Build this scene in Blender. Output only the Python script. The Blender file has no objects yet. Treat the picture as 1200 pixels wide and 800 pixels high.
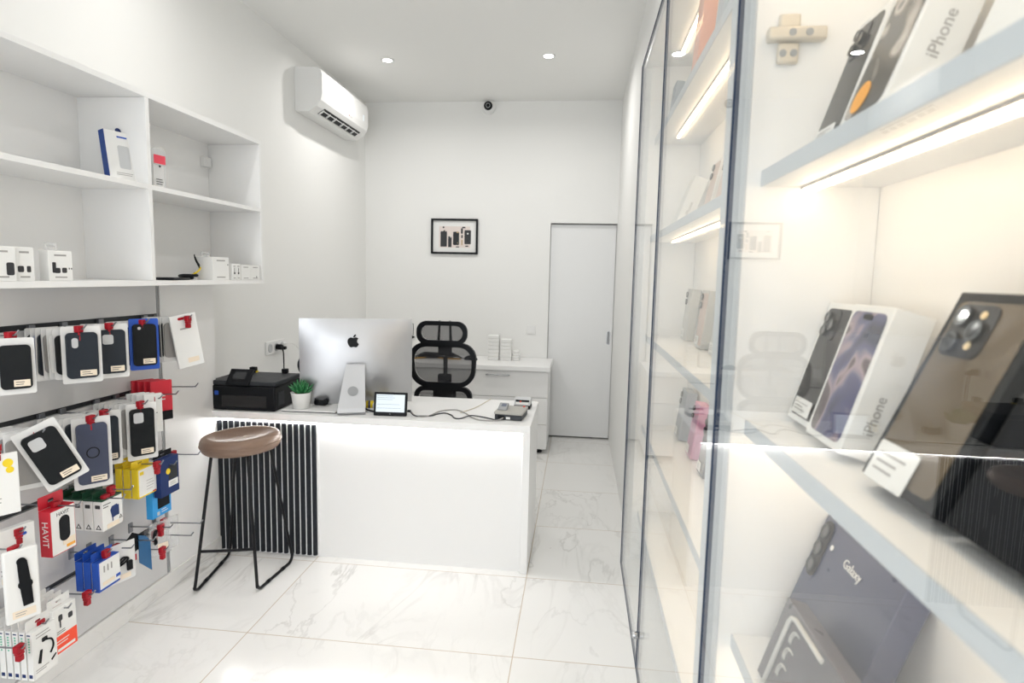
import bpy, bmesh, math, random
from math import sin, cos, pi, radians as R
from mathutils import Vector, Matrix
random.seed(7)
SC = bpy.context.scene
COL = SC.collection

# ------------------------------------------------------------------ materials
MATS = {}
def M(name, col, rough=0.5, metal=0.0, emit=None, es=0.0, spec=0.5, alpha=1.0, coat=0.0, var=0.06, scale=40):
    """Principled material with a fine procedural variation of roughness."""
    if name in MATS: return MATS[name]
    m = bpy.data.materials.new(name); m.use_nodes = True
    nt = m.node_tree; b = nt.nodes['Principled BSDF']
    b.inputs['Base Color'].default_value = (*col, 1)
    b.inputs['Metallic'].default_value = metal
    b.inputs['Specular IOR Level'].default_value = spec
    b.inputs['Alpha'].default_value = alpha
    b.inputs['Coat Weight'].default_value = coat
    if emit:
        b.inputs['Emission Color'].default_value = (*emit, 1)
        b.inputs['Emission Strength'].default_value = es
    tc = nt.nodes.new('ShaderNodeTexCoord'); nz = nt.nodes.new('ShaderNodeTexNoise')
    nz.inputs['Scale'].default_value = scale
    mr = nt.nodes.new('ShaderNodeMapRange')
    mr.inputs['To Min'].default_value = max(0.02, rough - var); mr.inputs['To Max'].default_value = min(1, rough + var)
    nt.links.new(tc.outputs['Object'], nz.inputs['Vector'])
    nt.links.new(nz.outputs['Fac'], mr.inputs['Value'])
    nt.links.new(mr.outputs['Result'], b.inputs['Roughness'])
    MATS[name] = m
    return m

def marble(name, joints):
    m = bpy.data.materials.new(name); m.use_nodes = True
    nt = m.node_tree; N = nt.nodes.new; L = nt.links.new; b = nt.nodes['Principled BSDF']
    tc = N('ShaderNodeTexCoord')
    def math_(op, a, bb=None, cl=False):
        n = N('ShaderNodeMath'); n.operation = op; n.use_clamp = cl
        for i, v in enumerate((a, bb)):
            if v is None: continue
            if isinstance(v, (int, float)): n.inputs[i].default_value = v
            else: L(v, n.inputs[i])
        return n.outputs[0]
    sep = N('ShaderNodeSeparateXYZ'); L(tc.outputs['Object'], sep.inputs[0])
    # tile index shifts the veins so each tile has its own pattern
    tx = math_('FLOOR', math_('DIVIDE', math_('ADD', sep.outputs[0], 1.37), 1.15))
    ty = math_('FLOOR', math_('DIVIDE', math_('SUBTRACT', sep.outputs[1], 2.285), 0.656))
    cx = N('ShaderNodeCombineXYZ')
    L(math_('ADD', sep.outputs[0], math_('MULTIPLY', ty, 3.7)), cx.inputs[0])
    L(math_('ADD', sep.outputs[1], math_('MULTIPLY', tx, 5.3)), cx.inputs[1])
    L(math_('ADD', sep.outputs[2], math_('MULTIPLY', ty, 1.9)), cx.inputs[2])
    def vein(scale, thr, seed):
        mp = N('ShaderNodeMapping'); mp.inputs['Location'].default_value = (seed, seed * 2, 0)
        mp.inputs['Rotation'].default_value = (0, 0, 0.7); mp.inputs['Scale'].default_value = (1, 0.45, 1)
        L(cx.outputs[0], mp.inputs[0])
        n = N('ShaderNodeTexNoise'); n.inputs['Scale'].default_value = scale; n.inputs['Detail'].default_value = 6
        n.inputs['Roughness'].default_value = 0.55; n.inputs['Distortion'].default_value = 0.9
        L(mp.outputs[0], n.inputs['Vector'])
        d = math_('ABSOLUTE', math_('SUBTRACT', n.outputs['Fac'], 0.5))
        return math_('SUBTRACT', 1.0, math_('DIVIDE', d, thr), True)
    v = math_('ADD', math_('MULTIPLY', vein(1.6, 0.010, 3.1), 0.55), math_('MULTIPLY', vein(2.6, 0.03, 9.4), 0.28), True)
    nb = N('ShaderNodeTexNoise'); nb.inputs['Scale'].default_value = 1.3; nb.inputs['Detail'].default_value = 3
    L(cx.outputs[0], nb.inputs['Vector'])
    v = math_('MULTIPLY', v, math_('MULTIPLY', math_('SUBTRACT', nb.outputs['Fac'], 0.40, True), 3.2, True))
    mix = N('ShaderNodeMix'); mix.data_type = 'RGBA'
    mix.inputs['A'].default_value = (0.80, 0.795, 0.78, 1); mix.inputs['B'].default_value = (0.40, 0.39, 0.37, 1)
    L(v, mix.inputs['Factor'])
    out = mix.outputs['Result']
    if joints:
        def line(coord, off, step):
            f = math_('FRACT', math_('DIVIDE', math_('SUBTRACT', coord, off), step))
            d = math_('MULTIPLY', math_('MINIMUM', f, math_('SUBTRACT', 1.0, f)), step)
            return math_('LESS_THAN', d, 0.0022)
        g = math_('MAXIMUM', line(sep.outputs[0], -1.37 - 11.5, 1.15), line(sep.outputs[1], 2.285 - 6.56, 0.656))
        mg = N('ShaderNodeMix'); mg.data_type = 'RGBA'; mg.inputs['B'].default_value = (0.55, 0.47, 0.38, 1)
        L(g, mg.inputs['Factor']); L(out, mg.inputs['A']); out = mg.outputs['Result']
    L(out, b.inputs['Base Color']); b.inputs['Roughness'].default_value = 0.16
    b.inputs['Specular IOR Level'].default_value = 0.5
    return m

def glass_mat(name, tint=(0.985, 0.99, 0.985)):
    """Thin clear glass: transparent body, mirror reflection growing towards grazing angles."""
    m = bpy.data.materials.new(name); m.use_nodes = True
    nt = m.node_tree; nt.nodes.clear(); N = nt.nodes.new; L = nt.links.new
    out = N('ShaderNodeOutputMaterial'); mix = N('ShaderNodeMixShader')
    tr = N('ShaderNodeBsdfTransparent'); tr.inputs[0].default_value = (*tint, 1)
    gl = N('ShaderNodeBsdfGlossy'); gl.inputs['Roughness'].default_value = 0.0; gl.inputs['Color'].default_value = (0.98, 0.98, 0.98, 1)
    geo = N('ShaderNodeNewGeometry'); dot = N('ShaderNodeVectorMath'); dot.operation = 'DOT_PRODUCT'
    L(geo.outputs['Normal'], dot.inputs[0]); L(geo.outputs['Incoming'], dot.inputs[1])
    def math_(op, a, bb=None):
        n = N('ShaderNodeMath'); n.operation = op
        for i, v in enumerate((a, bb)):
            if v is None: continue
            if isinstance(v, (int, float)): n.inputs[i].default_value = v
            else: L(v, n.inputs[i])
        return n.outputs[0]
    c = math_('ABSOLUTE', dot.outputs['Value'])
    k = math_('POWER', math_('SUBTRACT', 1.0, c), 5.0)
    f = math_('ADD', 0.04, math_('MULTIPLY', k, 0.5))
    L(f, mix.inputs[0]); L(tr.outputs[0], mix.inputs[1]); L(gl.outputs[0], mix.inputs[2])
    L(mix.outputs[0], out.inputs[0])
    MATS[name] = m
    return m

def veil_mat(name, col, alpha, weave=0.0, rough=0.5):
    """Partly see-through film or woven mesh."""
    m = bpy.data.materials.new(name); m.use_nodes = True
    nt = m.node_tree; N = nt.nodes.new; L = nt.links.new; b = nt.nodes['Principled BSDF']
    b.inputs['Base Color'].default_value = (*col, 1); b.inputs['Roughness'].default_value = rough
    if weave:
        tc = N('ShaderNodeTexCoord'); w = N('ShaderNodeTexWave'); w.inputs['Scale'].default_value = weave
        w.bands_direction = 'X'; w2 = N('ShaderNodeTexWave'); w2.inputs['Scale'].default_value = weave; w2.bands_direction = 'Z'
        L(tc.outputs['Object'], w.inputs[0]); L(tc.outputs['Object'], w2.inputs[0])
        mx = N('ShaderNodeMath'); mx.operation = 'MAXIMUM'; L(w.outputs['Fac'], mx.inputs[0]); L(w2.outputs['Fac'], mx.inputs[1])
        mr = N('ShaderNodeMapRange'); mr.inputs['To Min'].default_value = alpha - 0.16; mr.inputs['To Max'].default_value = alpha + 0.12
        L(mx.outputs[0], mr.inputs['Value']); L(mr.outputs['Result'], b.inputs['Alpha'])
    else:
        b.inputs['Alpha'].default_value = alpha
    MATS[name] = m
    return m

def wallpaper_mat(name, stops, scale, seed):
    """Printed picture: soft coloured swirls (pattern of the print itself)."""
    m = bpy.data.materials.new(name); m.use_nodes = True
    nt = m.node_tree; N = nt.nodes.new; L = nt.links.new; b = nt.nodes['Principled BSDF']
    tc = N('ShaderNodeTexCoord'); mp = N('ShaderNodeMapping'); mp.inputs['Location'].default_value = (seed, seed, seed)
    n = N('ShaderNodeTexNoise'); n.inputs['Scale'].default_value = scale; n.inputs['Detail'].default_value = 1.0
    n.inputs['Distortion'].default_value = 0.8
    r = N('ShaderNodeValToRGB')
    while len(r.color_ramp.elements) < len(stops): r.color_ramp.elements.new(0.5)
    for e, (p, c) in zip(r.color_ramp.elements, stops): e.position = p; e.color = (*c, 1)
    L(tc.outputs['Object'], mp.inputs[0]); L(mp.outputs[0], n.inputs['Vector']); L(n.outputs['Fac'], r.inputs[0]); L(r.outputs[0], b.inputs['Base Color'])
    b.inputs['Roughness'].default_value = 0.25
    MATS[name] = m
    return m

WALL = M('wall_paint', (0.83, 0.83, 0.815), 0.75, spec=0.2)
CEIL = M('ceiling_paint', (0.83, 0.83, 0.815), 0.85, spec=0.1)
BOARD = M('white_board', (0.84, 0.84, 0.835), 0.35, spec=0.4)
EDGE = M('cool_lit_edge', (0.56, 0.60, 0.64), 0.5)  # white board edges with the cool room light put into the colour
SLATW = M('slat_board_grey', (0.66, 0.66, 0.665), 0.38)
GROOVE = M('groove_metal', (0.06, 0.065, 0.07), 0.4, 0.6)
DOORM = M('door_lacquer', (0.78, 0.785, 0.785), 0.4)
MARBLE = marble('marble_tiles', True)
MARBLE2 = marble('marble_strip', False)
BLACK = M('black_plastic', (0.006, 0.007, 0.009), 0.42, spec=0.18)
BLACKM = M('black_metal', (0.008, 0.008, 0.010), 0.4, 0.0, spec=0.25)
CHAR = M('charcoal_slats', (0.016, 0.018, 0.023), 0.5, spec=0.2)
DGREY = M('dark_grey', (0.030, 0.033, 0.038), 0.5, spec=0.25)
GREY = M('mid_grey', (0.30, 0.31, 0.32), 0.5)
LGREY = M('light_grey', (0.55, 0.56, 0.57), 0.5)
WHITE = M('white_plastic', (0.80, 0.80, 0.79), 0.4)
CARD = M('white_card', (0.80, 0.80, 0.785), 0.55, spec=0.3)
CREAM = M('cream_sticker', (0.83, 0.72, 0.58), 0.6)
NICKEL = M('nickel', (0.66, 0.60, 0.50), 0.35, 0.25)
STEEL = M('steel', (0.55, 0.56, 0.58), 0.25, 1.0)
WIRE = M('wire_steel', (0.30, 0.31, 0.33), 0.35, 0.9)
ALU = M('aluminium', (0.50, 0.505, 0.52), 0.36, 0.85)
ALU2 = M('aluminium_stand', (0.52, 0.53, 0.55), 0.42, 0.75)
RED = M('red_plastic', (0.36, 0.006, 0.016), 0.4, spec=0.3)
REDC = M('red_card', (0.55, 0.012, 0.03), 0.5)
ORED = M('orange_red_print', (0.90, 0.07, 0.02), 0.5)
YEL = M('yellow_card', (0.85, 0.63, 0.02), 0.5)
BLUE = M('royal_blue_card', (0.012, 0.08, 0.45), 0.5)
NAVY = M('navy_card', (0.008, 0.026, 0.12), 0.45, spec=0.3)
SKY = M('sky_blue_card', (0.03, 0.32, 0.72), 0.45)
GREEN = M('dark_green_card', (0.01, 0.07, 0.035), 0.5)
PINK = M('pink_print', (0.62, 0.30, 0.45), 0.4)
LEATH = M('tan_leather', (0.215, 0.14, 0.10), 0.5, scale=120)
INK = M('ink', (0.03, 0.03, 0.035), 0.6)
INKG = M('grey_ink', (0.35, 0.34, 0.33), 0.6)
ORANGE = M('orange_sticker', (0.90, 0.40, 0.04), 0.5)
CASEB = M('case_black', (0.008, 0.010, 0.012), 0.38, spec=0.22)
CASEN = M('case_slate', (0.020, 0.026, 0.036), 0.38, spec=0.25)
CASEI = M('case_indigo', (0.055, 0.065, 0.11), 0.32, spec=0.35)
CASEL = M('case_lavender', (0.42, 0.44, 0.56), 0.4)
CASEG = M('case_grey', (0.28, 0.27, 0.26), 0.4)
BROWNG = M('taupe_card', (0.26, 0.22, 0.21), 0.5)
LENS = M('lens_glass', (0.005, 0.005, 0.007), 0.08, coat=1.0)
LENSR = M('lens_ring', (0.10, 0.105, 0.11), 0.25, 0.8)
LEAF = M('leaf_green', (0.02, 0.16, 0.05), 0.5)
SOIL = M('terracotta_soil', (0.20, 0.08, 0.045), 0.9)
LEDC = M('led_cool', (1, 1, 1), 0.5, emit=(1.0, 0.985, 0.96), es=42.0)
LEDW = M('led_warm', (1, 1, 1), 0.5, emit=(1.0, 0.74, 0.46), es=14.0)
LAMP = M('lamp_lens', (1, 1, 1), 0.5, emit=(1.0, 0.97, 0.92), es=12.0)
SCREEN = M('lit_screen', (0.05, 0.05, 0.05), 0.2, emit=(0.80, 0.90, 0.96), es=0.85)
SCREENI = M('screen_grey', (0.05, 0.05, 0.05), 0.2, emit=(0.35, 0.42, 0.48), es=0.9)
GLASS = glass_mat('clear_glass')
GEDGE = M('glass_edge', (0.012, 0.026, 0.060), 0.35, spec=0.2)
BAG = veil_mat('clear_bag', (0.85, 0.85, 0.84), 0.80, rough=0.25)
FILM = veil_mat('clear_film', (0.75, 0.76, 0.77), 0.30, rough=0.15)
MESHF = veil_mat('chair_mesh', (0.05, 0.05, 0.056), 0.40, weave=60.0, rough=0.7)
PURPLE = wallpaper_mat('purple_print', [(0.30, (0.03, 0.035, 0.07)), (0.47, (0.10, 0.10, 0.20)), (0.535, (0.38, 0.30, 0.33)), (0.56, (0.11, 0.08, 0.09)), (0.75, (0.07, 0.05, 0.055))], 15, 2.3)
DUSK = wallpaper_mat('dusk_print', [(0.30, (0.03, 0.03, 0.035)), (0.52, (0.06, 0.055, 0.05)), (0.58, (0.50, 0.45, 0.40)), (0.66, (0.05, 0.05, 0.07))], 16, 7.7)
BRONZE = M('bronze_print', (0.135, 0.105, 0.07), 0.25, spec=0.3)
GRAPH = M('graphite_print', (0.030, 0.028, 0.028), 0.25, spec=0.25)
SLATEB = M('slate_blue_print', (0.070, 0.078, 0.135), 0.3)
SLATEG = M('slate_grey_print', (0.105, 0.10, 0.115), 0.3)
TITAN = M('pale_grey_print', (0.52, 0.52, 0.50), 0.35)
ROSE = M('rose_beige_print', (0.60, 0.47, 0.42), 0.4)

# ------------------------------------------------------------------ mesh builder
def rrect(w, h, r, n=5, cx=0, cy=0):
    r = min(r, w / 2 - 1e-4, h / 2 - 1e-4); pts = []
    for (sx, sy, a0) in ((1, 1, 0), (-1, 1, 90), (-1, -1, 180), (1, -1, 270)):
        for k in range(n + 1):
            a = R(a0 + 90 * k / n)
            pts.append((cx + sx * (w / 2 - r) + r * cos(a), cy + sy * (h / 2 - r) + r * sin(a)))
    return pts
def circ(r, n=20, cx=0, cy=0): return [(cx + r * cos(2 * pi * k / n), cy + r * sin(2 * pi * k / n)) for k in range(n)]
def front(d=0.0, ox=0.0, oz=0.0):
    """2D outline (x right, y up) placed on a face that looks towards -y at y = -d."""
    return Matrix(((1, 0, 0, ox), (0, 0, -1, -d), (0, 1, 0, oz), (0, 0, 0, 1)))
def sidem(x, oy=0.0, oz=0.0):
    """2D outline placed on a face that looks towards +x at x (2D x runs along +y)."""
    return Matrix(((0, 0, 1, x), (1, 0, 0, oy), (0, 1, 0, oz), (0, 0, 0, 1)))
def sideml(x, oy=0.0, oz=0.0):
    """2D outline on a face looking towards -x (2D x runs along -y)."""
    return Matrix(((0, 0, -1, x), (-1, 0, 0, oy), (0, 1, 0, oz), (0, 0, 0, 1)))
I4 = Matrix.Identity(4)

class MB:
    def __init__(s, T=None):
        s.bm = bmesh.new(); s.mi = 0; s.T = T or I4; s.smooth = []
    def m(s, i): s.mi = i; return s
    def _fin(s, faces, smooth=False):
        for f in faces:
            f.material_index = s.mi; f.smooth = smooth
    def box(s, x0, x1, y0, y1, z0, z1, bev=0.0, T=None, seg=2):
        t = s.T @ T if T is not None else s.T
        vs = [s.bm.verts.new(t @ Vector((x, y, z))) for x in (x0, x1) for y in (y0, y1) for z in (z0, z1)]
        idx = ((0, 1, 3, 2), (4, 6, 7, 5), (0, 4, 5, 1), (2, 3, 7, 6), (0, 2, 6, 4), (1, 5, 7, 3))
        fs = [s.bm.faces.new([vs[i] for i in q]) for q in idx]
        s._fin(fs)
        if bev > 0:
            es = list({e for f in fs for e in f.edges})
            r = bmesh.ops.bevel(s.bm, geom=es, offset=bev, segments=seg, profile=0.5, affect='EDGES')
            s._fin([f for f in r['faces']], True)
        return s
    def prism(s, pts, d, T=None, smooth=False):
        """extrude a 2D outline from local z=0 to z=d"""
        t = s.T @ T if T is not None else s.T
        a = [s.bm.verts.new(t @ Vector((p[0], p[1], 0))) for p in pts]
        b = [s.bm.verts.new(t @ Vector((p[0], p[1], d))) for p in pts]
        n = len(pts)
        fs = [s.bm.faces.new(list(reversed(a))), s.bm.faces.new(b)]
        s._fin(fs)
        sd = [s.bm.faces.new((a[i], a[(i + 1) % n], b[(i + 1) % n], b[i])) for i in range(n)]
        s._fin(sd, smooth)
        return s
    def ring(s, outer, inner, d, T=None):
        """flat frame between two outlines with the same number of points"""
        t = s.T @ T if T is not None else s.T
        n = len(outer)
        def mk(pts, z): return [s.bm.verts.new(t @ Vector((p[0], p[1], z))) for p in pts]
        oa, ob, ia, ib = mk(outer, 0), mk(outer, d), mk(inner, 0), mk(inner, d)
        fs = []
        for i in range(n):
            j = (i + 1) % n
            fs += [s.bm.faces.new((oa[j], oa[i], ia[i], ia[j])), s.bm.faces.new((ob[i], ob[j], ib[j], ib[i])),
                   s.bm.faces.new((oa[i], oa[j], ob[j], ob[i])), s.bm.faces.new((ia[j], ia[i], ib[i], ib[j]))]
        s._fin(fs)
        return s
    def tube(s, pts, r, n=8, closed=False, T=None):
        t = s.T @ T if T is not None else s.T
        P = [t @ Vector(p) for p in pts]
        rr = r if isinstance(r, (list, tuple)) else [r] * len(P)
        rings = []; up = None
        for i, p in enumerate(P):
            if closed: d = (P[(i + 1) % len(P)] - P[i - 1])
            else: d = (P[min(i + 1, len(P) - 1)] - P[max(i - 1, 0)])
            d.normalize()
            if up is None:
                up = Vector((0, 0, 1)) if abs(d.z) < 0.9 else Vector((1, 0, 0))
            up = (up - d * up.dot(d))
            if up.length < 1e-5: up = Vector((1, 0, 0)) - d * d.x
            up.normalize(); sd = d.cross(up)
            rings.append([s.bm.verts.new(p + (up * cos(2 * pi * k / n) + sd * sin(2 * pi * k / n)) * rr[i]) for k in range(n)])
        fs = []
        m = len(rings)
        for i in range(m if closed else m - 1):
            a, b = rings[i], rings[(i + 1) % m]
            for k in range(n): fs.append(s.bm.faces.new((a[k], a[(k + 1) % n], b[(k + 1) % n], b[k])))
        s._fin(fs, True)
        if not closed:
            s._fin([s.bm.faces.new(list(reversed(rings[0]))), s.bm.faces.new(rings[-1])])
        return s
    def lathe(s, prof, n=32, T=None, cap=True):
        t = s.T @ T if T is not None else s.T
        rings = [[s.bm.verts.new(t @ Vector((r * cos(2 * pi * k / n), r * sin(2 * pi * k / n), z))) for k in range(n)] for r, z in prof]
        fs = []
        for a, b in zip(rings, rings[1:]):
            for k in range(n): fs.append(s.bm.faces.new((a[k], a[(k + 1) % n], b[(k + 1) % n], b[k])))
        s._fin(fs, True)
        if cap: s._fin([s.bm.faces.new(list(reversed(rings[0]))), s.bm.faces.new(rings[-1])])
        return s
    def grid(s, fn, nu, nv, closed=False):
        """surface from fn(u, v) with u, v in 0..1"""
        V = [[s.bm.verts.new(s.T @ Vector(fn(i / nu, j / nv))) for j in range(nv + 1)] for i in range(nu + 1)]
        fs = [s.bm.faces.new((V[i][j], V[i + 1][j], V[i + 1][j + 1], V[i][j + 1])) for i in range(nu) for j in range(nv)]
        s._fin(fs, True)
        return s
    def text(s, txt, size, T, depth=0.0006, align='CENTER'):
        cu = bpy.data.curves.new('lettering', 'FONT'); cu.body = txt; cu.size = size; cu.extrude = depth
        cu.align_x = align; cu.align_y = 'CENTER'; cu.resolution_u = 3
        o = bpy.data.objects.new('lettering', cu); COL.objects.link(o)
        dg = bpy.context.evaluated_depsgraph_get(); dg.update()
        me = bpy.data.meshes.new_from_object(o.evaluated_get(dg))
        me.transform(s.T @ T)
        n0 = len(s.bm.faces)
        s.bm.from_mesh(me); s.bm.faces.ensure_lookup_table()
        s._fin(s.bm.faces[n0:])
        bpy.data.objects.remove(o); bpy.data.curves.remove(cu); bpy.data.meshes.remove(me)
        return s
    def lines(s, T, w, h, rows, lh=0.35, jitter=True):
        """rows of small print, as thin raised bars on a face"""
        for k in range(rows):
            ww = w * (random.uniform(0.55, 1.0) if jitter else 1)
            y = h / 2 - (k + 0.5) * h / rows; hh = h / rows * lh
            s.prism([(-w / 2, y - hh / 2), (-w / 2 + ww, y - hh / 2), (-w / 2 + ww, y + hh / 2), (-w / 2, y + hh / 2)], 0.0004, T)
        return s

def obj(name, mb, mats, parent=None, label=None):
    bmesh.ops.recalc_face_normals(mb.bm, faces=mb.bm.faces[:])
    me = bpy.data.meshes.new(name); mb.bm.to_mesh(me); mb.bm.free()
    for m in (mats if isinstance(mats, (list, tuple)) else [mats]): me.materials.append(m)
    o = bpy.data.objects.new(name, me); COL.objects.link(o)
    if parent is not None: o.parent = parent
    if label: o['label'] = label
    return o
def tag(o, label, cat, group=None):
    o['label'] = label; o['category'] = cat
    if group: o['group'] = group
    return o
def thing(name, label, cat, loc=(0, 0, 0), rotz=0.0, group=None):
    o = bpy.data.objects.new(name, None); COL.objects.link(o)
    o.empty_display_size = 0.05
    o.location = loc; o.rotation_euler = (0, 0, rotz)
    return tag(o, label, cat, group)
def struct(name, mb, m):
    o = obj(name, mb, m); o['kind'] = 'structure'; return o
def copy_tree(o, parent=None):
    c = o.copy(); COL.objects.link(c)
    if parent is not None: c.parent = parent
    for ch in list(o.children): copy_tree(ch, c)
    return c
def smoothpath(P, n=6):
    """Catmull-Rom through points"""
    P = [Vector(p) for p in P]; out = []
    for i in range(len(P) - 1):
        p0, p1, p2, p3 = P[max(i - 1, 0)], P[i], P[i + 1], P[min(i + 2, len(P) - 1)]
        for k in range(n):
            t = k / n
            out.append(0.5 * ((2 * p1) + (p2 - p0) * t + (2 * p0 - 5 * p1 + 4 * p2 - p3) * t * t + (3 * p1 - p0 - 3 * p2 + p3) * t ** 3))
    out.append(P[-1]); return out

# ------------------------------------------------------------------ camera
cam = bpy.data.cameras.new('camera'); co = bpy.data.objects.new('camera', cam); COL.objects.link(co)
Rv, Uv, Fv = Vector((0.99351625, 0.11148148, 0.02230103)), Vector((-0.03409825, 0.10506314, 0.9938808)), Vector((-0.10845628, 0.98819716, -0.10818326))
mw = Matrix((Rv, Uv, -Fv)).transposed().to_4x4(); mw.translation = (0, 0, 1.55)
co.matrix_world = mw
cam.sensor_width = 36; cam.lens = 700.29 * 36 / 1200; cam.clip_start = 0.02
cam.dof.use_dof = True; cam.dof.focus_distance = 2.1; cam.dof.aperture_fstop = 5.6
SC.camera = co

# ================================================================== the room
ZC = 3.156; YB = 5.68; XL = -2.075; XR = 0.335
struct('floor', MB().box(-2.3, 0.9, -2.2, 5.9, -0.06, 0), MARBLE)
struct('ceiling', MB().box(-2.3, 0.9, -2.2, 5.9, ZC, ZC + 0.08), CEIL)
struct('wall_left', MB().box(XL - 0.12, XL, -2.2, 5.9, 0, ZC), WALL)
DX0, DX1, DZ = -0.284, 0.333, 2.056
struct('wall_back', MB().box(XL, DX0, YB, YB + 0.12, 0, ZC).box(DX0, 0.9, YB, YB + 0.12, DZ, ZC).box(DX1, 0.9, YB, YB + 0.12, 0, DZ)
       .box(DX0, DX1, YB + 0.10, YB + 0.12, 0, DZ), WALL)
struct('wall_right', MB().box(XR, XR + 0.3, 2.09, YB, 0, ZC).box(XR, XR + 0.3, -2.2, 2.09, 2.262, ZC)
       .box(XR, XR + 0.3, -2.2, 2.09, 0, 0.53).box(XR, XR + 0.3, -2.2, 0.03, 0.53, 2.262).box(0.42, XR + 0.3, 0.03, 2.09, 0.53, 2.262), WALL)
struct('baseboard_left', MB().box(XL, -1.922, -2.2, 2.985, 0, 0.085, 0.002), MARBLE2)
d = struct('door_1', MB().box(DX0 + 0.004, DX1 - 0.004, YB + 0.045, YB + 0.085, 0.014, DZ - 0.012, 0.002), DOORM)
h = MB().ring(rrect(0.034, 0.13, 0.016), rrect(0.022, 0.118, 0.010), 0.004, front(-(YB + 0.045), 0.292, 0.99))
h.m(1).prism(rrect(0.022, 0.118, 0.010), 0.0015, front(-(YB + 0.045), 0.292, 0.99))
obj('recessed_pull', h, [STEEL, GREY], d, 'oblong steel pull let into the white door')
struct('door_gap_shade', MB().box(DX0, DX1, YB + 0.086, YB + 0.098, 0, 0.03), BLACK)          # black strip painting in the shade of the gap under the door
# panels below the wall shelves: slatted board and its plain neighbour
struct('trim_2', MB().box(XL, -1.93, 2.575, 2.985, 0.085, 1.482), BOARD)

# ------------------------------------------------------------------ lamps
for i, (x, y, vis) in enumerate(((-1.498, 4.583, 'nearest the air conditioner'), (-0.278, 4.554, 'nearest the sliding door'),
                                 (-1.498, 2.5, ''), (-0.278, 2.5, ''), (-1.498, 0.4, ''), (-0.278, 0.4, ''))):
    t = thing('ceiling_downlight', ('small round recessed ceiling spotlight ' + vis) if vis else 'small round recessed ceiling spotlight above the shop floor, outside the frame',
              'ceiling light', (x, y, ZC), 0, 'recessed ceiling spotlights')
    obj('trim_ring', MB().lathe([(0.036, 0.002), (0.05, 0.002), (0.05, -0.004), (0.036, -0.006)], 28, cap=False), WHITE, t)
    obj('lens', MB().lathe([(0.0362, -0.0025), (0.0362, -0.0045)], 28), LAMP, t)
    ld = bpy.data.lights.new('spot_lamp', 'AREA'); ld.shape = 'DISK'; ld.size = 0.07; ld.energy = 7.2 if vis else 4.2; ld.color = (1.0, 0.975, 0.94); ld.spread = R(165)
    lo = bpy.data.objects.new('spot_lamp', ld); COL.objects.link(lo); lo.location = (0, 0, -0.008); lo.parent = t
# daylight through the shop front behind the camera
ld = bpy.data.lights.new('shopfront_daylight', 'AREA'); ld.shape = 'RECTANGLE'; ld.size = 2.3; ld.size_y = 2.7; ld.energy = 50; ld.color = (0.94, 0.97, 1.0)
lo = bpy.data.objects.new('shopfront_daylight', ld); COL.objects.link(lo); lo.location = (-0.85, -2.1, 1.5); lo.rotation_euler = (R(90), 0, R(180)) 
lo.rotation_euler = (R(-90), 0, R(180)); lo.rotation_euler = Vector((0, 1, 0)).to_track_quat('-Z', 'Y').to_euler()
W = bpy.data.worlds.new('world'); W.use_nodes = True; SC.world = W
W.node_tree.nodes['Background'].inputs[0].default_value = (0.93, 0.96, 1.0, 1); W.node_tree.nodes['Background'].inputs[1].default_value = 0.6

# ================================================================== counter
YF, CT = 2.94, 0.802
t = thing('reception_counter', 'white L-edged shop counter with glowing light strip under its top', 'counter', (-1.1, 3.0, 0))
def Pm(): return MB(Matrix.Translation((1.1, -3.0, 0)))
obj('countertop', Pm().box(-2.07, -0.219, YF, 3.55, CT - 0.04, CT, 0.003), BOARD, t)
obj('front_panel', Pm().box(-2.06, -0.262, 3.0, 3.03, 0.0, CT - 0.041, 0.0), BOARD, t)
obj('side_panel', Pm().box(-0.261, -0.222, 2.975, 3.545, 0.0, CT - 0.041, 0.002), BOARD, t)
obj('inner_shelf', Pm().box(-2.05, -0.262, 3.031, 3.45, 0.08, 0.10), BOARD, t)
obj('light_strip', Pm().box(-2.05, -0.263, 2.985, 2.997, CT - 0.052, CT - 0.042), LEDC, t, 'thin white light strip under the lip of the counter')
obj('slat_backing', Pm().box(-1.945, -1.362, 2.994, 3.0, 0.012, 0.745), BOARD, t)
n = 17; x0, x1 = -1.937, -1.367; p = (x1 - x0) / n
for k in range(n):
    cx = x0 + (k + 0.5) * p
    w = p * 0.70
    prof = [(-w / 2, 0), (-w / 2, 0.006)] + [(-w / 2 * cos(pi * q / 8), 0.006 + 0.008 * sin(pi * q / 8)) for q in range(1, 8)] + [(w / 2, 0.006), (w / 2, 0)]
    T = Matrix(((1, 0, 0, cx), (0, -1, 0, 2.994), (0, 0, 1, 0.012), (0, 0, 0, 1)))
    obj('slat', Pm().prism(prof, 0.728, T, smooth=False), CHAR, t)

# ================================================================== wall shelf unit (upper left)
SX, SB = -1.761, -2.06
t = thing('wall_shelf_unit', 'large white open wall shelf unit high on the left wall', 'shelf unit', (SB, 2.0, 1.482))
def Ps(): return MB(Matrix.Translation((-SB, -2.0, -1.482)))
y0, y1 = 0.95, 3.20
obj('back_panel', Ps().box(SB - 0.012, SB, y0, y1, 1.484, 2.255), BOARD, t)
obj('top_board', Ps().box(SB, SX, y0, y1, 2.235, 2.257, 0.001), BOARD, t)
obj('bottom_board', Ps().box(SB, SX, y0, y1, 1.478, 1.500, 0.001), BOARD, t)
obj('side_board', Ps().box(SB, SX, y1 - 0.02, y1, 1.5005, 2.2345, 0.001), BOARD, t)
obj('side_board', Ps().box(SB, SX, y0, y0 + 0.02, 1.5005, 2.2345, 0.001), BOARD, t)
obj('divider', Ps().box(SB, SX, 2.312, 2.334, 1.5005, 2.2345, 0.001), BOARD, t)
obj('middle_shelf', Ps().box(SB, SX, y0 + 0.0205, 2.3115, 1.871, 1.891, 0.001), BOARD, t)
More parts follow.
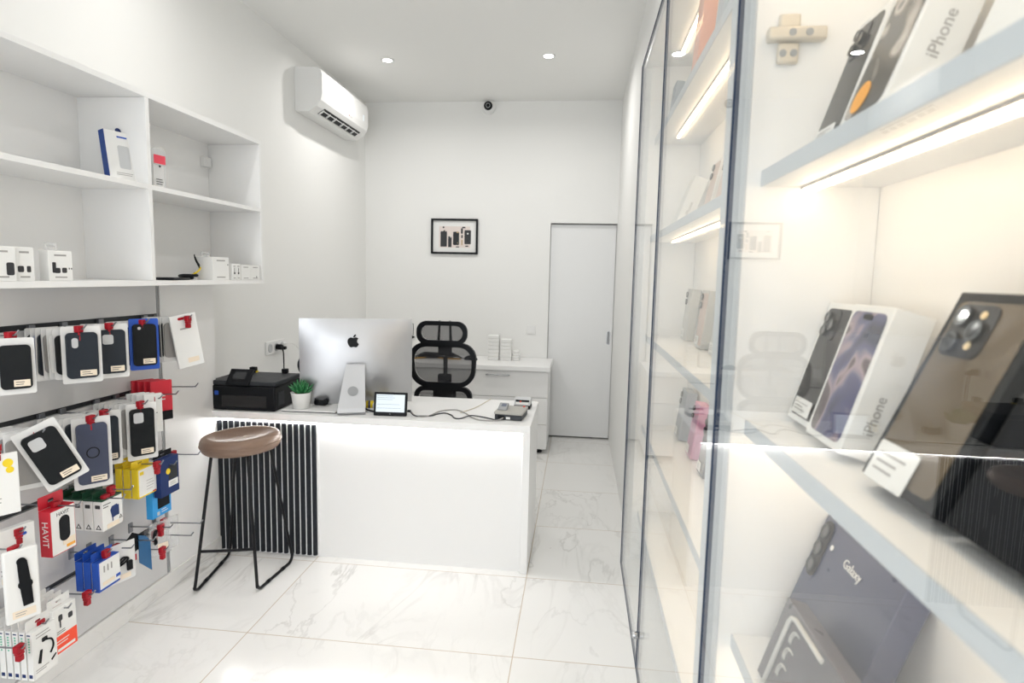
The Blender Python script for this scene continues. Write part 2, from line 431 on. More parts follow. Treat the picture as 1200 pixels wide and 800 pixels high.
obj('middle_shelf', Ps().box(SB, SX, 2.3345, y1 - 0.0205, 1.871, 1.891, 0.001), BOARD, t)
obj('hanging_bracket', Ps().box(SB, SB + 0.025, 3.108, 3.172, 2.105, 2.16, 0.003), WHITE, t, 'small white square bracket cover in the upper right corner')

# ================================================================== slat wall
t = thing('slat_wall_panel', 'light grey slatted display panel under the wall shelves', 'display panel', (-1.93, 1.6, 0.09))
def Pw(): return MB(Matrix.Translation((1.93, -1.6, -0.09)))
zs = [0.088, 0.352, 0.69, 1.008, 1.333, 1.474]
for a, b in zip(zs, zs[1:]):
    obj('board', Pw().box(XL + 0.002, -1.93, 0.7, 2.552, a + (0.011 if a > 0.1 else 0), b - (0.011 if b < 1.4 else 0), 0.001), SLATW, t)
for z in zs[1:-1]:
    obj('groove_rail', Pw().box(XL + 0.003, -1.942, 0.7, 2.55, z - 0.0105, z + 0.0105).box(-1.942, -1.931, 0.7, 2.55, z + 0.006, z + 0.0105), GROOVE, t, 'dark metal groove rail')
obj('edge_strip', Pw().box(XL + 0.003, -1.929, 2.5525, 2.566, 0.088, 1.474), GREY, t, 'grey metal edging strip')

# ------------------------------------------------------------------ hooks
HOOKZ = {1: 1.328, 2: 1.003, 3: 0.685, 4: 0.347}
def hook(y, row, L, label, stop=None, dz=0.0):
    """wire hook that slots into a groove of the slat wall and points into the room"""
    z = HOOKZ[row] + dz
    t = thing('display_hook', label, 'display hook', (-1.93, y, z), 0, 'wire hooks on the slat wall')
    obj('bracket', MB().box(-0.010, 0.004, -0.012, 0.012, -0.032, 0.012, 0.001), WIRE, t)
    obj('rod', MB().tube(smoothpath([(0.004, 0, -0.006), (0.03, 0, -0.004), (L - 0.03, 0, 0.004), (L - 0.012, 0, 0.008), (L, 0, 0.022)], 4), 0.0028, 8), WIRE, t)
    if stop:
        s = MB()
        for (w, z0, z1) in ((0.030, -0.008, 0.016), (0.024, -0.018, -0.008), (0.019, -0.038, -0.018)):
            s.box(stop - 0.009, stop + 0.009, -w / 2, w / 2, z0, z1, 0.003)
        obj('stopper', s, RED, t, 'red plastic stopper clipped on the rod')
    return t

# ------------------------------------------------------------------ hanging packs
AISLE = R(90)
def case_pack(y, x, ztop, w, h, label, case=CASEB, cut='pill', tilt=0.0, rot=R(52), bag=BAG, group=None, sticker=True, ring=False, name='phone_case_pack', cw=None, card=None):
    """phone case in a clear hanging bag: bag, case with lens opening, price sticker; hangs from its top edge"""
    t = thing(name, label, 'phone case', (x, y, ztop), 0, group)
    t.rotation_euler = (0, tilt, rot) if False else (0, 0, rot)
    t.rotation_mode = 'XYZ'
    T = Matrix.Rotation(tilt, 4, 'Y')
    top = 0.022
    b = MB(T).prism(rrect(w, h, 0.006, 3, cy=-h / 2), 0.003, front(-0.0015))
    obj('bag', b, bag if card is None else card, t)
    cw = cw or w * 0.80; ch = h - top - 0.018; cy = -top - ch / 2
    c = MB(T).prism(rrect(cw, ch, cw * 0.16, 6, cy=cy), 0.009, front(0.0016), smooth=False)
    co_ = obj('phone_case', c, case, t)
    l = MB(T); lx = -cw * 0.22; ly = cy + ch / 2 - 0.024
    if cut == 'pill':
        l.prism(rrect(cw * 0.20, ch * 0.22, cw * 0.09, 5, cx=lx, cy=ly - 0.012), 0.0006, front(0.0108))
    elif cut == 'square':
        l.prism(rrect(cw * 0.40, ch * 0.22, cw * 0.09, 5, cx=lx + 0.006, cy=ly - 0.012), 0.0006, front(0.0108))
    elif cut == 'dot':
        l.prism(circ(0.006, 14, lx, ly + 0.008), 0.0006, front(0.0108))
    if cut: obj('lens_opening', l, LGREY, co_, 'pale camera opening in the case')
    else: l.bm.free()
    if ring:
        obj('magnet_ring', MB(T).ring(circ(cw * 0.22, 28, 0, cy + 0.004), circ(cw * 0.18, 28, 0, cy + 0.004), 0.0006, front(0.0108)), CASEB, co_)
    if sticker:
        s = MB(T).prism(rrect(cw * 0.52, 0.021, 0.001, 2, cx=cw * 0.16, cy=cy - ch / 2 + 0.018), 0.0006, front(0.0112))
        s.m(1).lines(front(0.0118, cw * 0.16, cy - ch / 2 + 0.018), cw * 0.4, 0.014, 2, 0.28)
        obj('price_sticker', s, [CREAM, INK], t, 'cream price sticker with dark print')
    return t
def stack_behind(y, xs, ztop, w, h, label, group, rot=R(76), cols=None, dy=0.0):
    """more bagged cases on the same hook, seen edge-on behind the front one"""
    pal = cols or [CASEG, CASEB, CASEL, CASEN, CASEB, CASEN, CARD]
    for i, x in enumerate(xs):
        c = random.choice(pal)
        case_pack(y + dy * i, x, ztop + random.uniform(-0.004, 0.004), w, h * random.uniform(0.93, 1.0), label, c, None, rot=R(min(76, 56 + 4.5 * i)) + R(random.uniform(-1, 1)),
                  tilt=R(random.uniform(-1.5, 1.5)), group=group, sticker=False, cw=w * 0.93)

# ---- top row of hooks
hook(1.672, 1, 0.20, 'steel hook with red stopper holding the plain black phone case, far left top row', 0.170)
case_pack(1.668, -1.745, 1.325, 0.098, 0.178, 'plain black phone case in clear bag at far left of top row', CASEB, None)
stack_behind(1.672, [-1.775, -1.80, -1.83, -1.86], 1.325, 0.098, 0.178, 'bagged phone cases edge-on behind the plain black case at far left of top row', 'bagged cases behind the plain black case')
hook(1.915, 1, 0.215, 'steel hook with red stopper holding the case with oblong lens hole, top row', 0.185)
case_pack(1.918, -1.742, 1.342, 0.118, 0.202, 'slate phone case with oblong lens hole in clear bag, top row', CASEN, 'pill')
stack_behind(1.915, [-1.775, -1.80, -1.822, -1.845, -1.868, -1.89], 1.335, 0.112, 0.19, 'bagged phone cases edge-on behind the slate case with oblong lens hole, top row', 'bagged cases behind the slate case, top row')
hook(2.052, 1, 0.215, 'steel hook with red stopper holding the case with square lens hole, top row', 0.185)
case_pack(2.055, -1.742, 1.34, 0.108, 0.205, 'slate phone case with square lens hole in clear bag, top row', CASEN, 'square')
stack_behind(2.052, [-1.775, -1.80, -1.83, -1.86], 1.335, 0.105, 0.195, 'bagged phone cases edge-on behind the square lens hole case, top row', 'bagged cases behind the square hole case')
hook(2.225, 1, 0.215, 'steel hook with red stopper holding the black phone case on blue card, top row', 0.185)
case_pack(2.225, -1.742, 1.348, 0.105, 0.208, 'black phone case on a bright blue hanging card, top row', CASEB, 'dot', card=BLUE)
stack_behind(2.225, [-1.77, -1.795, -1.82, -1.85], 1.335, 0.1, 0.195, 'bagged phone cases edge-on behind the blue card case, top row', 'bagged cases behind the blue card case', cols=[CASEB, CASEN, CASEB, NAVY])
hook(2.478, 1, 0.225, 'steel hook with red stopper holding the white flat pack, right end top row', 0.205)
stack_behind(2.475, [-1.785, -1.80, -1.815, -1.83, -1.85, -1.87, -1.89], 1.335, 0.105, 0.205, 'bagged phone cases edge-on behind the plain white pack, top row', 'bagged cases behind the white pack', cols=[CASEB, CARD, CASEL, CASEB, CASEG])
t = thing('screen_protector_pack', 'plain white flat pack hanging askew at right end of top row', 'accessory pack', (-1.752, 2.478, 1.336), R(62))
Tt = Matrix.Rotation(R(-9), 4, 'Y')
obj('sleeve', MB(Tt).box(-0.058, 0.058, -0.006, 0.006, -0.225, 0.012, 0.002), CARD, t)
p_ = MB(Tt).prism(rrect(0.05, 0.012, 0.006, 4, cy=-0.004), 0.0008, front(0.0062)); obj('hang_tab', p_, RED, t, 'red hanging hole tab')
p_ = MB(Tt); p_.lines(front(0.0062, 0, -0.05), 0.045, 0.008, 1, 0.8, False); p_.m(1).prism(rrect(0.05, 0.022, 0.001, 2, cx=0.012, cy=-0.195), 0.0006, front(0.0062)); obj('print', p_, [INKG, CREAM], t)

# ---- second row
t = thing('screen_protector_pack', 'white pack with a yellow round sticker at far left of second row', 'accessory pack', (-1.72, 1.556, 0.985), R(60))
obj('sleeve', MB().box(-0.055, 0.055, -0.004, 0.004, -0.19, 0.0, 0.002), CARD, t)
obj('round_sticker', MB().prism(circ(0.013, 20, 0.03, -0.03), 0.0008, front(0.0042)).prism(circ(0.010, 20, 0.034, -0.052), 0.0008, front(0.0042)), YEL, t, 'yellow round sticker')
s_ = MB(); s_.lines(front(0.0042, 0, -0.13), 0.07, 0.05, 4, 0.25); obj('print', s_, INKG, t)
hook(1.556, 2, 0.235, 'steel hook with red stopper holding the white yellow-stickered pack, second row', 0.215)
hook(1.715, 2, 0.225, 'steel hook with red stopper holding the tilted black phone case, second row', 0.19)
case_pack(1.70, -1.735, 1.035, 0.125, 0.222, 'black phone case in clear bag hanging tilted, left in second row', CASEB, 'square', tilt=R(-24))
stack_behind(1.71, [-1.77, -1.80, -1.83, -1.86, -1.89], 1.015, 0.115, 0.20, 'bagged phone cases edge-on behind the tilted black case, second row', 'bagged cases behind the tilted case', cols=[CASEG, CASEB, CASEN, CASEL])
hook(1.932, 2, 0.225, 'steel hook with red stopper holding the indigo ring case, second row', 0.195)
case_pack(1.932, -1.735, 1.012, 0.118, 0.262, 'indigo phone case with round magnet ring in clear bag, second row', CASEI, None, ring=True)
stack_behind(1.93, [-1.77, -1.79, -1.81, -1.83, -1.855, -1.88], 1.01, 0.11, 0.22, 'bagged phone cases edge-on behind the indigo ring case, second row', 'bagged cases behind the ring case', cols=[CARD, CASEL, CASEB, CASEG, CASEN])
hook(2.022, 2, 0.20, 'steel hook with red stopper holding the half hidden dark case, second row', 0.17)
case_pack(2.028, -1.765, 1.012, 0.108, 0.212, 'dark slate phone case half hidden behind the indigo ring case, second row', CASEN, 'square')
stack_behind(2.03, [-1.80, -1.83, -1.86], 1.005, 0.1, 0.2, 'bagged phone cases edge-on behind the half hidden dark case, second row', 'bagged cases behind the half hidden case')
hook(2.185, 2, 0.225, 'steel hook with red stopper holding the black case with pale lens square, second row', 0.19)
case_pack(2.186, -1.738, 1.01, 0.108, 0.232, 'black phone case with pale lens square in clear bag, right in second row', CASEB, 'square')
stack_behind(2.185, [-1.77, -1.79, -1.815, -1.84, -1.865, -1.89], 1.01, 0.105, 0.215, 'bagged phone cases edge-on behind the right black case, second row', 'bagged cases behind the right black case', cols=[CASEN, CASEG, CASEB, CARD])
hook(2.29, 2, 0.21, 'steel hook with red stopper holding the white printed cable pack, second row', 0.175)
def printed_pack(y, x, z, w, h, label, rot=R(60), group=None, rows=6):
    t = thing('accessory_pack', label, 'accessory pack', (x, y, z), rot, group)
    obj('sleeve', MB().box(-w / 2, w / 2, -0.006, 0.006, -h, 0, 0.002), CARD, t)
    s = MB(); s.lines(front(0.0062, 0, -h * 0.45), w * 0.65, h * 0.5, rows, 0.3); obj('print', s, INK, t)
    return t
t = printed_pack(2.275, -1.755, 1.03, 0.07, 0.165, 'white slim pack with dark print hanging in front of red packs, second row')
for k in range(3): printed_pack(2.272, -1.785 - 0.022 * k, 1.03, 0.07, 0.19, 'white slim packs edge-on behind the printed slim pack, second row', group='slim packs behind the printed one', rows=3)
hook(2.385, 2, 0.215, 'bare-tipped steel hook holding the red and black packs, second row', None)
for k in range(4):
    lab = 'front red and black accessory pack at right end of second row' if k == 0 else 'red and black accessory packs behind the front one, second row'
    t = thing('accessory_pack', lab, 'accessory pack', (-1.80 - 0.028 * k, 2.385, 1.02), R(62), None if k == 0 else 'red packs behind the front one')
    obj('hang_card', MB().box(-0.045, 0.045, -0.008, 0.008, -0.09, 0.045, 0.002), REDC, t, 'red upper card')
    obj('lower_band', MB().box(-0.045, 0.045, -0.0085, 0.0085, -0.13, -0.0905, 0.002), BLACK, t, 'black lower band')
    if k == 0: s = MB(); s.lines(front(0.0082, 0, -0.03), 0.05, 0.03, 2, 0.3); obj('print', s, CARD, t)
hook(2.505, 2, 0.225, 'empty steel hook at right end of second row', None, 0.012)

# ---- third row: boxes
def box_pack(y, x, ztop, w, h, d, label, cat='boxed accessory', name='accessory_box', body=CARD, group=None, frontm=None, tab=None, rot=AISLE, tabh=0.03):
    """carton hanging on a hook: body, printed front sheet and hanging tab"""
    t = thing(name, label, cat, (x, y, ztop), rot, group)
    obj('carton', MB().box(-w / 2, w / 2, -d, 0, -h, 0, 0.0015), body, t)
    if frontm: obj('front_print', MB().prism(rrect(w * 0.94, h * 0.96, 0.002, 2, cy=-h / 2), 0.0006, front(d + 0.0001)), frontm, t)
    if tab:
        o_ = rrect(w * 0.98, tabh, 0.004, 3, cy=tabh / 2); i_ = rrect(w * 0.22, tabh * 0.25, 0.003, 3, cy=tabh / 2)
        obj('hang_tab', MB().ring(o_, i_, 0.001, front(-0.001)), tab, t)
    return t
def tri(c, r): return [(c[0] + r * sin(a), c[1] + r * cos(a)) for a in (0, 2.094, 4.189)]
# red and white mouse box
hook(1.80, 3, 0.26, 'steel hook with red stopper holding the red and white mouse box, third row', 0.165, 0.045)
t = box_pack(1.798, -1.782, 0.728, 0.10, 0.16, 0.042, 'red and white boxed computer mouse with white lettering on its red side, third row', 'boxed mouse', 'mouse_box', REDC, None, CARD, REDC, tabh=0.045)
s = MB(); s.prism(rrect(0.042, 0.09, 0.02, 8, 0.004, -0.075), 0.0012, front(0.0427)); obj('mouse_picture', s, BLACK, t, 'black mouse picture')
s = MB(); s.text('HAVIT', 0.018, front(0.0427, 0.0, -0.02)); obj('brand_lettering', s, INK, t)
s = MB(); s.text('HAVIT', 0.032, sideml(-0.0501, -0.021, -0.08) @ Matrix.Rotation(R(-90), 4, 'Z')); obj('side_lettering', s, CARD, t, 'white vertical lettering on red side')
s = MB(); s.prism(rrect(0.05, 0.02, 0.001, 2, 0.02, -0.125), 0.0008, front(0.0427)); s.m(1).prism(rrect(0.035, 0.01, 0.001, 2, 0.026, -0.142), 0.0008, front(0.0427)); obj('price_sticker', s, [CREAM, ORANGE], t)
# white packs at the far left
hook(1.655, 3, 0.195, 'steel hook with red stopper holding the white pack with blue corner label, third row', 0.165, 0.012)
t = thing('accessory_pack', 'white printed pack with small blue corner label behind the watch strap, third row', 'accessory pack', (-1.775, 1.640, 0.70), R(78))
obj('sleeve', MB().box(-0.065, 0.065, -0.012, 0.012, -0.16, 0.02, 0.002), CARD, t)
s = MB(); s.prism(rrect(0.03, 0.018, 0.001, 2, 0.05, -0.13), 0.0008, front(0.0122)); s.m(1).lines(front(0.0122, 0, -0.115), 0.08, 0.03, 2, 0.3); s.m(2).prism(rrect(0.07, 0.018, 0.001, 2, -0.005, -0.142), 0.0006, front(0.0122)); s.m(0).prism(rrect(0.02, 0.01, 0.004, 2, 0.03, -0.01), 0.0008, front(0.0122)); obj('print', s, [BLUE, INKG, CREAM], t)
hook(1.60, 3, 0.235, 'steel hook with red stopper holding the black watch strap pack, third row', 0.205, -0.02)
t = thing('watch_strap_pack', 'white blister pack with black watch strap at far left of third row', 'watch strap', (-1.705, 1.60, 0.655), R(62))
obj('blister', MB().box(-0.045, 0.045, -0.010, 0.006, -0.215, 0.02, 0.006), CARD, t)
s = MB(); pts = []
for k in range(21):
    v = k / 20; wv = 0.0125 + (0.004 if 0.45 < v < 0.6 else 0) + 0.002 * sin(v * 3)
    pts.append((wv, -0.02 - 0.145 * v))
s.prism(pts + [(-a, b) for a, b in reversed(pts)], 0.004, front(0.0101) @ Matrix.Rotation(R(4), 4, 'Z')); s.prism(circ(0.0125, 18, 0.0, -0.02), 0.0042, front(0.0101))
obj('watch_strap', s, BLACK, t, 'black silicone watch strap')
s = MB().prism(rrect(0.06, 0.024, 0.001, 2, 0.0, -0.188), 0.0006, front(0.0101)); s.m(1).lines(front(0.0107, 0, -0.188), 0.045, 0.015, 2, 0.3); obj('price_sticker', s, [CREAM, INKG], t)
# four charger boxes
hook(2.035, 3, 0.265, 'upper steel hook with red stopper holding the row of white charger boxes, third row', 0.172, 0.018)
hook(2.005, 3, 0.255, 'lower steel hook with red stopper holding the row of white charger boxes, third row', 0.172, -0.006)
for k in range(4):
    lab = 'front white boxed phone charger with dark green top, third row' if k == 0 else 'white charger boxes with dark green tops behind the front one, third row'
    t = box_pack(2.025, -1.785 - 0.041 * k, 0.675, 0.098, 0.115, 0.038, lab, 'boxed charger', 'charger_box', CARD, None if k == 0 else 'charger boxes behind the front one', None, GREEN, tabh=0.03)
    s = MB(); s.prism(rrect(0.020, 0.014, 0.002, 2, -0.019, -0.02), 0.0008, sideml(-0.0491) @ Matrix.Translation((0.038, 0, 0))); obj('plug_print', s, INK, t); s = MB(); s.ring(tri((0, 0), 0.013), tri((0, 0), 0.008), 0.0008, sideml(-0.0491, -0.019, -0.102)); obj('triangle_print', s, INK, t)
    obj('green_lid', MB().box(-0.0485, 0.0485, -0.0375, -0.0005, 0.0002, 0.006), GREEN, t)
    if k == 0:
        s = MB(); s.box(-0.006, 0.030, -0.0395, -0.0381, -0.075, -0.035, 0.0); s.prism([(-0.012, -0.045), (-0.004, -0.032), (0.02, -0.03), (0.028, -0.04), (0.024, -0.072), (-0.004, -0.078)], 0.0014, front(0.0382)); s.box(-0.004, 0.0, -0.0395, -0.0381, -0.09, -0.075)
        obj('charger_picture', s, NAVY, t, 'dark blue charger picture')
        s = MB(); s.ring(tri((0.038, -0.088), 0.010), tri((0.038, -0.088), 0.006), 0.0008, front(0.0381)); s.lines(front(0.0381, -0.025, -0.02), 0.04, 0.02, 2, 0.3); s.m(1).prism(rrect(0.06, 0.018, 0.001, 2, 0.0, -0.103), 0.0007, front(0.0381)); obj('front_print', s, [INK, CREAM], t)
# yellow boxes
hook(2.245, 3, 0.235, 'steel hook with red stopper holding the yellow boxes, third row', 0.205, 0.050)
for k in range(3):
    lab = 'front yellow and white accessory box, third row' if k == 0 else 'yellow accessory boxes behind the front yellow one, third row'
    t = box_pack(2.238 - 0.0 * k, -1.795 - 0.036 * k, 0.73, 0.105, 0.125, 0.028, lab, 'boxed accessory', 'accessory_box', YEL, None if k == 0 else 'yellow boxes behind the front one', None, YEL, tabh=0.028)
    obj('front_sheet', MB().prism(rrect(0.100, 0.112, 0.002, 2, 0.003, -0.062), 0.0006, front(0.0281)), CARD, t)
    if k == 0:
        s = MB(); s.prism(rrect(0.022, 0.014, 0.002, 2, -0.03, -0.022), 0.0006, front(0.0288)); s.m(1).lines(front(0.0288, 0.02, -0.08), 0.05, 0.05, 4, 0.15); s.m(2).prism(rrect(0.02, 0.006, 0.001, 2, 0.04, -0.117), 0.0006, front(0.0288)); obj('print', s, [YEL, INKG, REDC], t)
# blue boxes
hook(2.355, 3, 0.215, 'steel hook with red stopper holding the navy boxed accessory, third row', 0.125, 0.012)
hook(2.49, 3, 0.235, 'steel hook with red stopper at right end of third row', 0.10, 0.018)
t = box_pack(2.352, -1.78, 0.735, 0.118, 0.165, 0.032, 'navy blue accessory box with yellow round sticker, right end of third row', 'boxed accessory', 'accessory_box', NAVY, None, None, BLACK, tabh=0.025)
s = MB().prism(rrect(0.055, 0.06, 0.002, 2, 0.02, -0.07), 0.0008, front(0.0321)); obj('product_picture', s, DGREY, t)
s = MB().prism(circ(0.013, 20, -0.012, -0.06), 0.0012, front(0.0328)); obj('round_sticker', s, YEL, t, 'yellow round sticker')
s = MB().prism(rrect(0.06, 0.028, 0.001, 2, 0.02, -0.118), 0.0008, front(0.0321)); s.m(1).lines(front(0.0329, 0.02, -0.118), 0.045, 0.018, 3, 0.3); obj('price_sticker', s, [CARD, INKG], t)
t = box_pack(2.345, -1.815, 0.70, 0.118, 0.225, 0.03, 'sky blue accessory box with dark window below the navy box, third row', 'boxed accessory', 'accessory_box', SKY, None, None, None)
s = MB().prism(rrect(0.075, 0.12, 0.003, 2, 0.01, -0.13), 0.0008, front(0.0301)); s.m(1).ring(circ(0.022, 24, 0.01, -0.115), circ(0.018, 24, 0.01, -0.115), 0.0008, front(0.031)); obj('window', s, [BLACK, DGREY], t, 'black picture window')
s = MB(); s.lines(front(0.0301, 0.02, -0.205), 0.05, 0.02, 2, 0.3); s.m(1).prism(rrect(0.016, 0.016, 0.001, 2, -0.025, -0.21), 0.0008, front(0.0301)); obj('print', s, [CARD, LGREY], t)

# ---- fourth row
for k in range(3):
    lab = 'front royal blue and white tool box, fourth row' if k == 0 else 'royal blue boxes behind the front blue one, fourth row'
    t = box_pack(2.02, -1.798 - 0.034 * k, 0.437, 0.105, 0.118, 0.028, lab, 'boxed accessory', 'accessory_box', BLUE, None if k == 0 else 'royal blue boxes behind the front one', None, BLUE, tabh=0.03)
    obj('front_sheet', MB().prism(rrect(0.100, 0.105, 0.002, 2, 0.003, -0.056), 0.0006, front(0.0281)), CARD, t)
    if k == 0:
        s = MB()
        for q in range(3): s.prism(rrect(0.006, 0.026, 0.002, 2, -0.025 + 0.018 * q, -0.035), 0.0008, front(0.0288))
        s.m(1).prism(rrect(0.022, 0.012, 0.001, 2, 0.042, -0.09), 0.0008, front(0.0288)); s.m(2).prism(rrect(0.06, 0.014, 0.001, 2, -0.005, -0.092), 0.0007, front(0.0288)); obj('print', s, [INKG, BLUE, CREAM], t)
hook(2.02, 4, 0.175, 'steel hook with red stopper holding the royal blue boxes, fourth row', 0.150, 0.105)
hook(1.905, 4, 0.20, 'steel hook with low red stopper crossing before the royal blue boxes, fourth row', 0.165, 0.0)
hook(2.105, 4, 0.20, 'steel hook with red stopper holding the cable pack, fourth row', 0.12, 0.085)
t = thing('cable_pack', 'clear white pack with coiled black cable beside royal blue boxes, fourth row', 'cable', (-1.785, 2.105, 0.44), R(70))
obj('sleeve', MB().box(-0.05, 0.05, -0.002, 0.002, -0.145, 0.015, 0.001), BAG, t)
s = MB(); s.tube(smoothpath([(-0.02, -0.006, -0.06), (0.0, -0.006, -0.045), (0.02, -0.006, -0.055), (0.0, -0.007, -0.07), (-0.025, -0.006, -0.075), (0.01, -0.008, -0.05)], 5), 0.004, 6); s.box(0.012, 0.034, -0.014, -0.003, -0.105, -0.065, 0.003)
obj('cable', s, BLACK, t, 'black coiled cable and plug')
s = MB().prism(rrect(0.06, 0.02, 0.001, 2, 0.0, -0.125), 0.0006, front(0.0021)); obj('price_sticker', s, CREAM, t)
hook(2.22, 4, 0.205, 'bare steel hook holding the dark folded pack, fourth row', None, 0.065)
t = thing('screen_wipe_pack', 'black and blue folded card pack in fourth row', 'accessory pack', (-1.81, 2.22, 0.415), R(72))
obj('black_card', MB().prism([(-0.05, -0.11), (-0.05, 0.01), (-0.02, 0.04), (0.035, 0.005), (0.035, -0.03), (-0.012, -0.045), (-0.03, -0.11)], 0.004, front(0.0)), BLACK, t)
obj('blue_flap', MB().prism([(0.0, -0.10), (0.0, 0.02), (0.03, 0.008), (0.05, -0.02), (0.052, -0.155)], 0.004, front(0.006)), M('petrol_blue_card', (0.02, 0.12, 0.28), 0.4), t, 'blue flap')
obj('logo_square', MB().prism(rrect(0.022, 0.028, 0.003, 2, -0.018, -0.07), 0.0006, front(0.0021)), REDC, t, 'small red square print')
hook(2.33, 4, 0.205, 'steel hook with red stopper holding the small clear pack, fourth row', 0.145, 0.075)
hook(2.275, 4, 0.22, 'low steel hook with red stopper left of the small clear pack, fourth row', 0.19, 0.0)
t = thing('accessory_pack', 'small clear pack with black earpiece, fourth row', 'accessory pack', (-1.79, 2.33, 0.42), R(65))
obj('sleeve', MB().box(-0.045, 0.045, -0.002, 0.002, -0.12, 0.03, 0.001), FILM, t)
s = MB(); s.tube(smoothpath([(-0.02, -0.008, 0.0), (-0.028, -0.008, -0.03), (-0.022, -0.009, -0.055), (-0.03, -0.008, -0.06)], 5), 0.007, 8); obj('earpiece', s, BLACK, t)
s = MB().prism(rrect(0.045, 0.03, 0.001, 2, 0.01, -0.085), 0.0006, front(0.0021)); obj('price_sticker', s, CREAM, t)
hook(2.42, 4, 0.235, 'long empty steel hook second from right end, fourth row', 0.045, 0.0)
t = thing('accessory_pack', 'empty-looking clear sleeve hanging at right end of fourth row', 'accessory pack', (-1.845, 2.475, 0.38), R(70))
obj('sleeve', MB().box(-0.035, 0.035, -0.002, 0.002, -0.12, 0.03, 0.001), FILM, t)
hook(2.475, 4, 0.245, 'long steel hook with red stopper at right end of fourth row', 0.05, 0.035)
# white slim cable boxes at the bottom left
hook(1.775, 4, 0.225, 'steel hook with red stopper holding the orange banded cable boxes, fourth row', 0.165, 0.025)
for k in range(5):
    lab = 'front white cable box with orange-red lower band, fourth row' if k == 0 else 'white boxes behind the orange banded box, fourth row'
    t = box_pack(1.775, -1.755 - 0.030 * k, 0.385, 0.092, 0.165, 0.022, lab, 'boxed cable', 'cable_box', CARD, None if k == 0 else 'white boxes behind the orange banded one', None, CARD, tabh=0.03)
    obj('colour_band', MB().prism(rrect(0.090, 0.062, 0.001, 2, 0, -0.128), 0.0006, front(0.0221)), ORED, t, 'orange-red lower band')
    if k == 0:
        s = MB(); s.prism(rrect(0.016, 0.022, 0.005, 3, -0.018, -0.035), 0.0008, front(0.0221)); s.prism(rrect(0.018, 0.02, 0.005, 3, 0.022, -0.045), 0.0008, front(0.0221)); s.box(-0.022, -0.017, -0.0229, -0.0221, -0.07, -0.045); s.lines(front(0.0221, -0.01, -0.085), 0.05, 0.014, 2, 0.3)
        s.m(1).lines(front(0.0228, -0.01, -0.12), 0.055, 0.02, 2, 0.3); s.lines(front(0.0228, 0, -0.147), 0.07, 0.012, 1, 0.8, False); obj('print', s, [INK, CARD], t)
hook(1.695, 4, 0.215, 'steel hook with red stopper holding the white cable boxes at bottom left, fourth row', 0.18, 0.015)
hook(1.60, 4, 0.225, 'lower steel hook with red stopper crossing the white cable boxes at bottom left', 0.20, -0.01)
for k in range(7):
    lab = 'front white cable box with black cable picture, bottom left' if k == 0 else 'white cable boxes with green side print behind the front one, bottom left'
    t = box_pack(1.685, -1.745 - 0.025 * k, 0.365, 0.092, 0.165, 0.020, lab, 'boxed cable', 'cable_box', CARD, None if k == 0 else 'white cable boxes behind the front one', None, CARD, tabh=0.035)
    s = MB()
    for q in range(6): s.prism(rrect(0.006, 0.005, 0.001, 2, 0.010, -0.02 - 0.009 * q), 0.0006, sideml(-0.0461))
    s.m(1).prism(rrect(0.012, 0.012, 0.001, 2, 0.010, -0.15), 0.0006, sideml(-0.0461)); s.prism(rrect(0.012, 0.004, 0.001, 2, 0.010, -0.008), 0.0006, sideml(-0.0461))
    obj('side_print', s, [M('green_print', (0.15, 0.5, 0.35), 0.5), NAVY], t)
    if k == 0:
        s = MB(); s.tube(smoothpath([(0.005, -0.0215, -0.05), (0.025, -0.0215, -0.06), (0.03, -0.0215, -0.085), (0.018, -0.0215, -0.105)], 5), 0.003, 6); s.prism(rrect(0.02, 0.014, 0.003, 3, 0.0, -0.045), 0.002, front(0.0201)); s.prism([(-0.028, -0.115), (-0.018, -0.075), (-0.010, -0.075), (-0.018, -0.12)], 0.002, front(0.0201)); s.prism([(0.02, -0.13), (0.038, -0.118), (0.04, -0.121), (0.022, -0.135)], 0.002, front(0.0201))
        obj('cable_picture', s, BLACK, t, 'black cable picture')
        s = MB(); s.lines(front(0.0201, 0, -0.022), 0.06, 0.02, 2, 0.3); s.lines(front(0.0201, -0.012, -0.14), 0.05, 0.016, 2, 0.3); obj('print', s, INKG, t)

# ================================================================== things on the wall shelves
t = thing('power_bank_box', 'white boxed power bank with navy side leaning against the shelf divider', 'boxed power bank', (-1.84, 2.285, 1.8915), R(72))
T = Matrix.Rotation(R(-9), 4, 'X')
obj('carton', MB(T).box(-0.068, 0.068, -0.016, 0.016, 0, 0.20, 0.001), CARD, t)
obj('navy_side', MB(T).box(-0.0695, -0.0682, -0.016, 0.016, 0.0005, 0.1995), M('box_side_blue', (0.008, 0.05, 0.25), 0.45), t, 'navy blue side of the box')
obj('hang_tab', MB(T).prism(circ(0.012, 20, 0.0, 0.208), 0.001, front(0.0)), NAVY, t, 'round navy hanging tab')
obj('product_picture', MB(T).prism(rrect(0.046, 0.092, 0.008, 5, 0.0, 0.098), 0.0008, front(0.0161) @ Matrix.Rotation(R(0), 4, 'Z')), LGREY, t, 'grey power bank picture')
s = MB(T); s.lines(front(0.0161, 0.0, 0.178), 0.04, 0.008, 1, 0.8, False); s.m(1).lines(front(0.0161, 0.0, 0.03), 0.08, 0.014, 2, 0.3); obj('print', s, [BLUE, INKG], t)
t = thing('blister_pack', 'clear blister pack with red band standing on the shelf right of the divider', 'accessory pack', (-1.80, 2.425, 1.8915), R(80))
obj('blister', MB().prism(rrect(0.062, 0.17, 0.028, 6, 0, 0.085), 0.02, front(-0.01)), FILM, t)
obj('red_band', MB().prism(rrect(0.058, 0.036, 0.002, 2, 0, 0.118), 0.001, front(0.0105)), M('coral_red', (0.75, 0.06, 0.10), 0.5), t, 'red printed band')
obj('insert_card', MB().box(-0.026, 0.026, -0.004, 0.004, 0.001, 0.096), CARD, t)
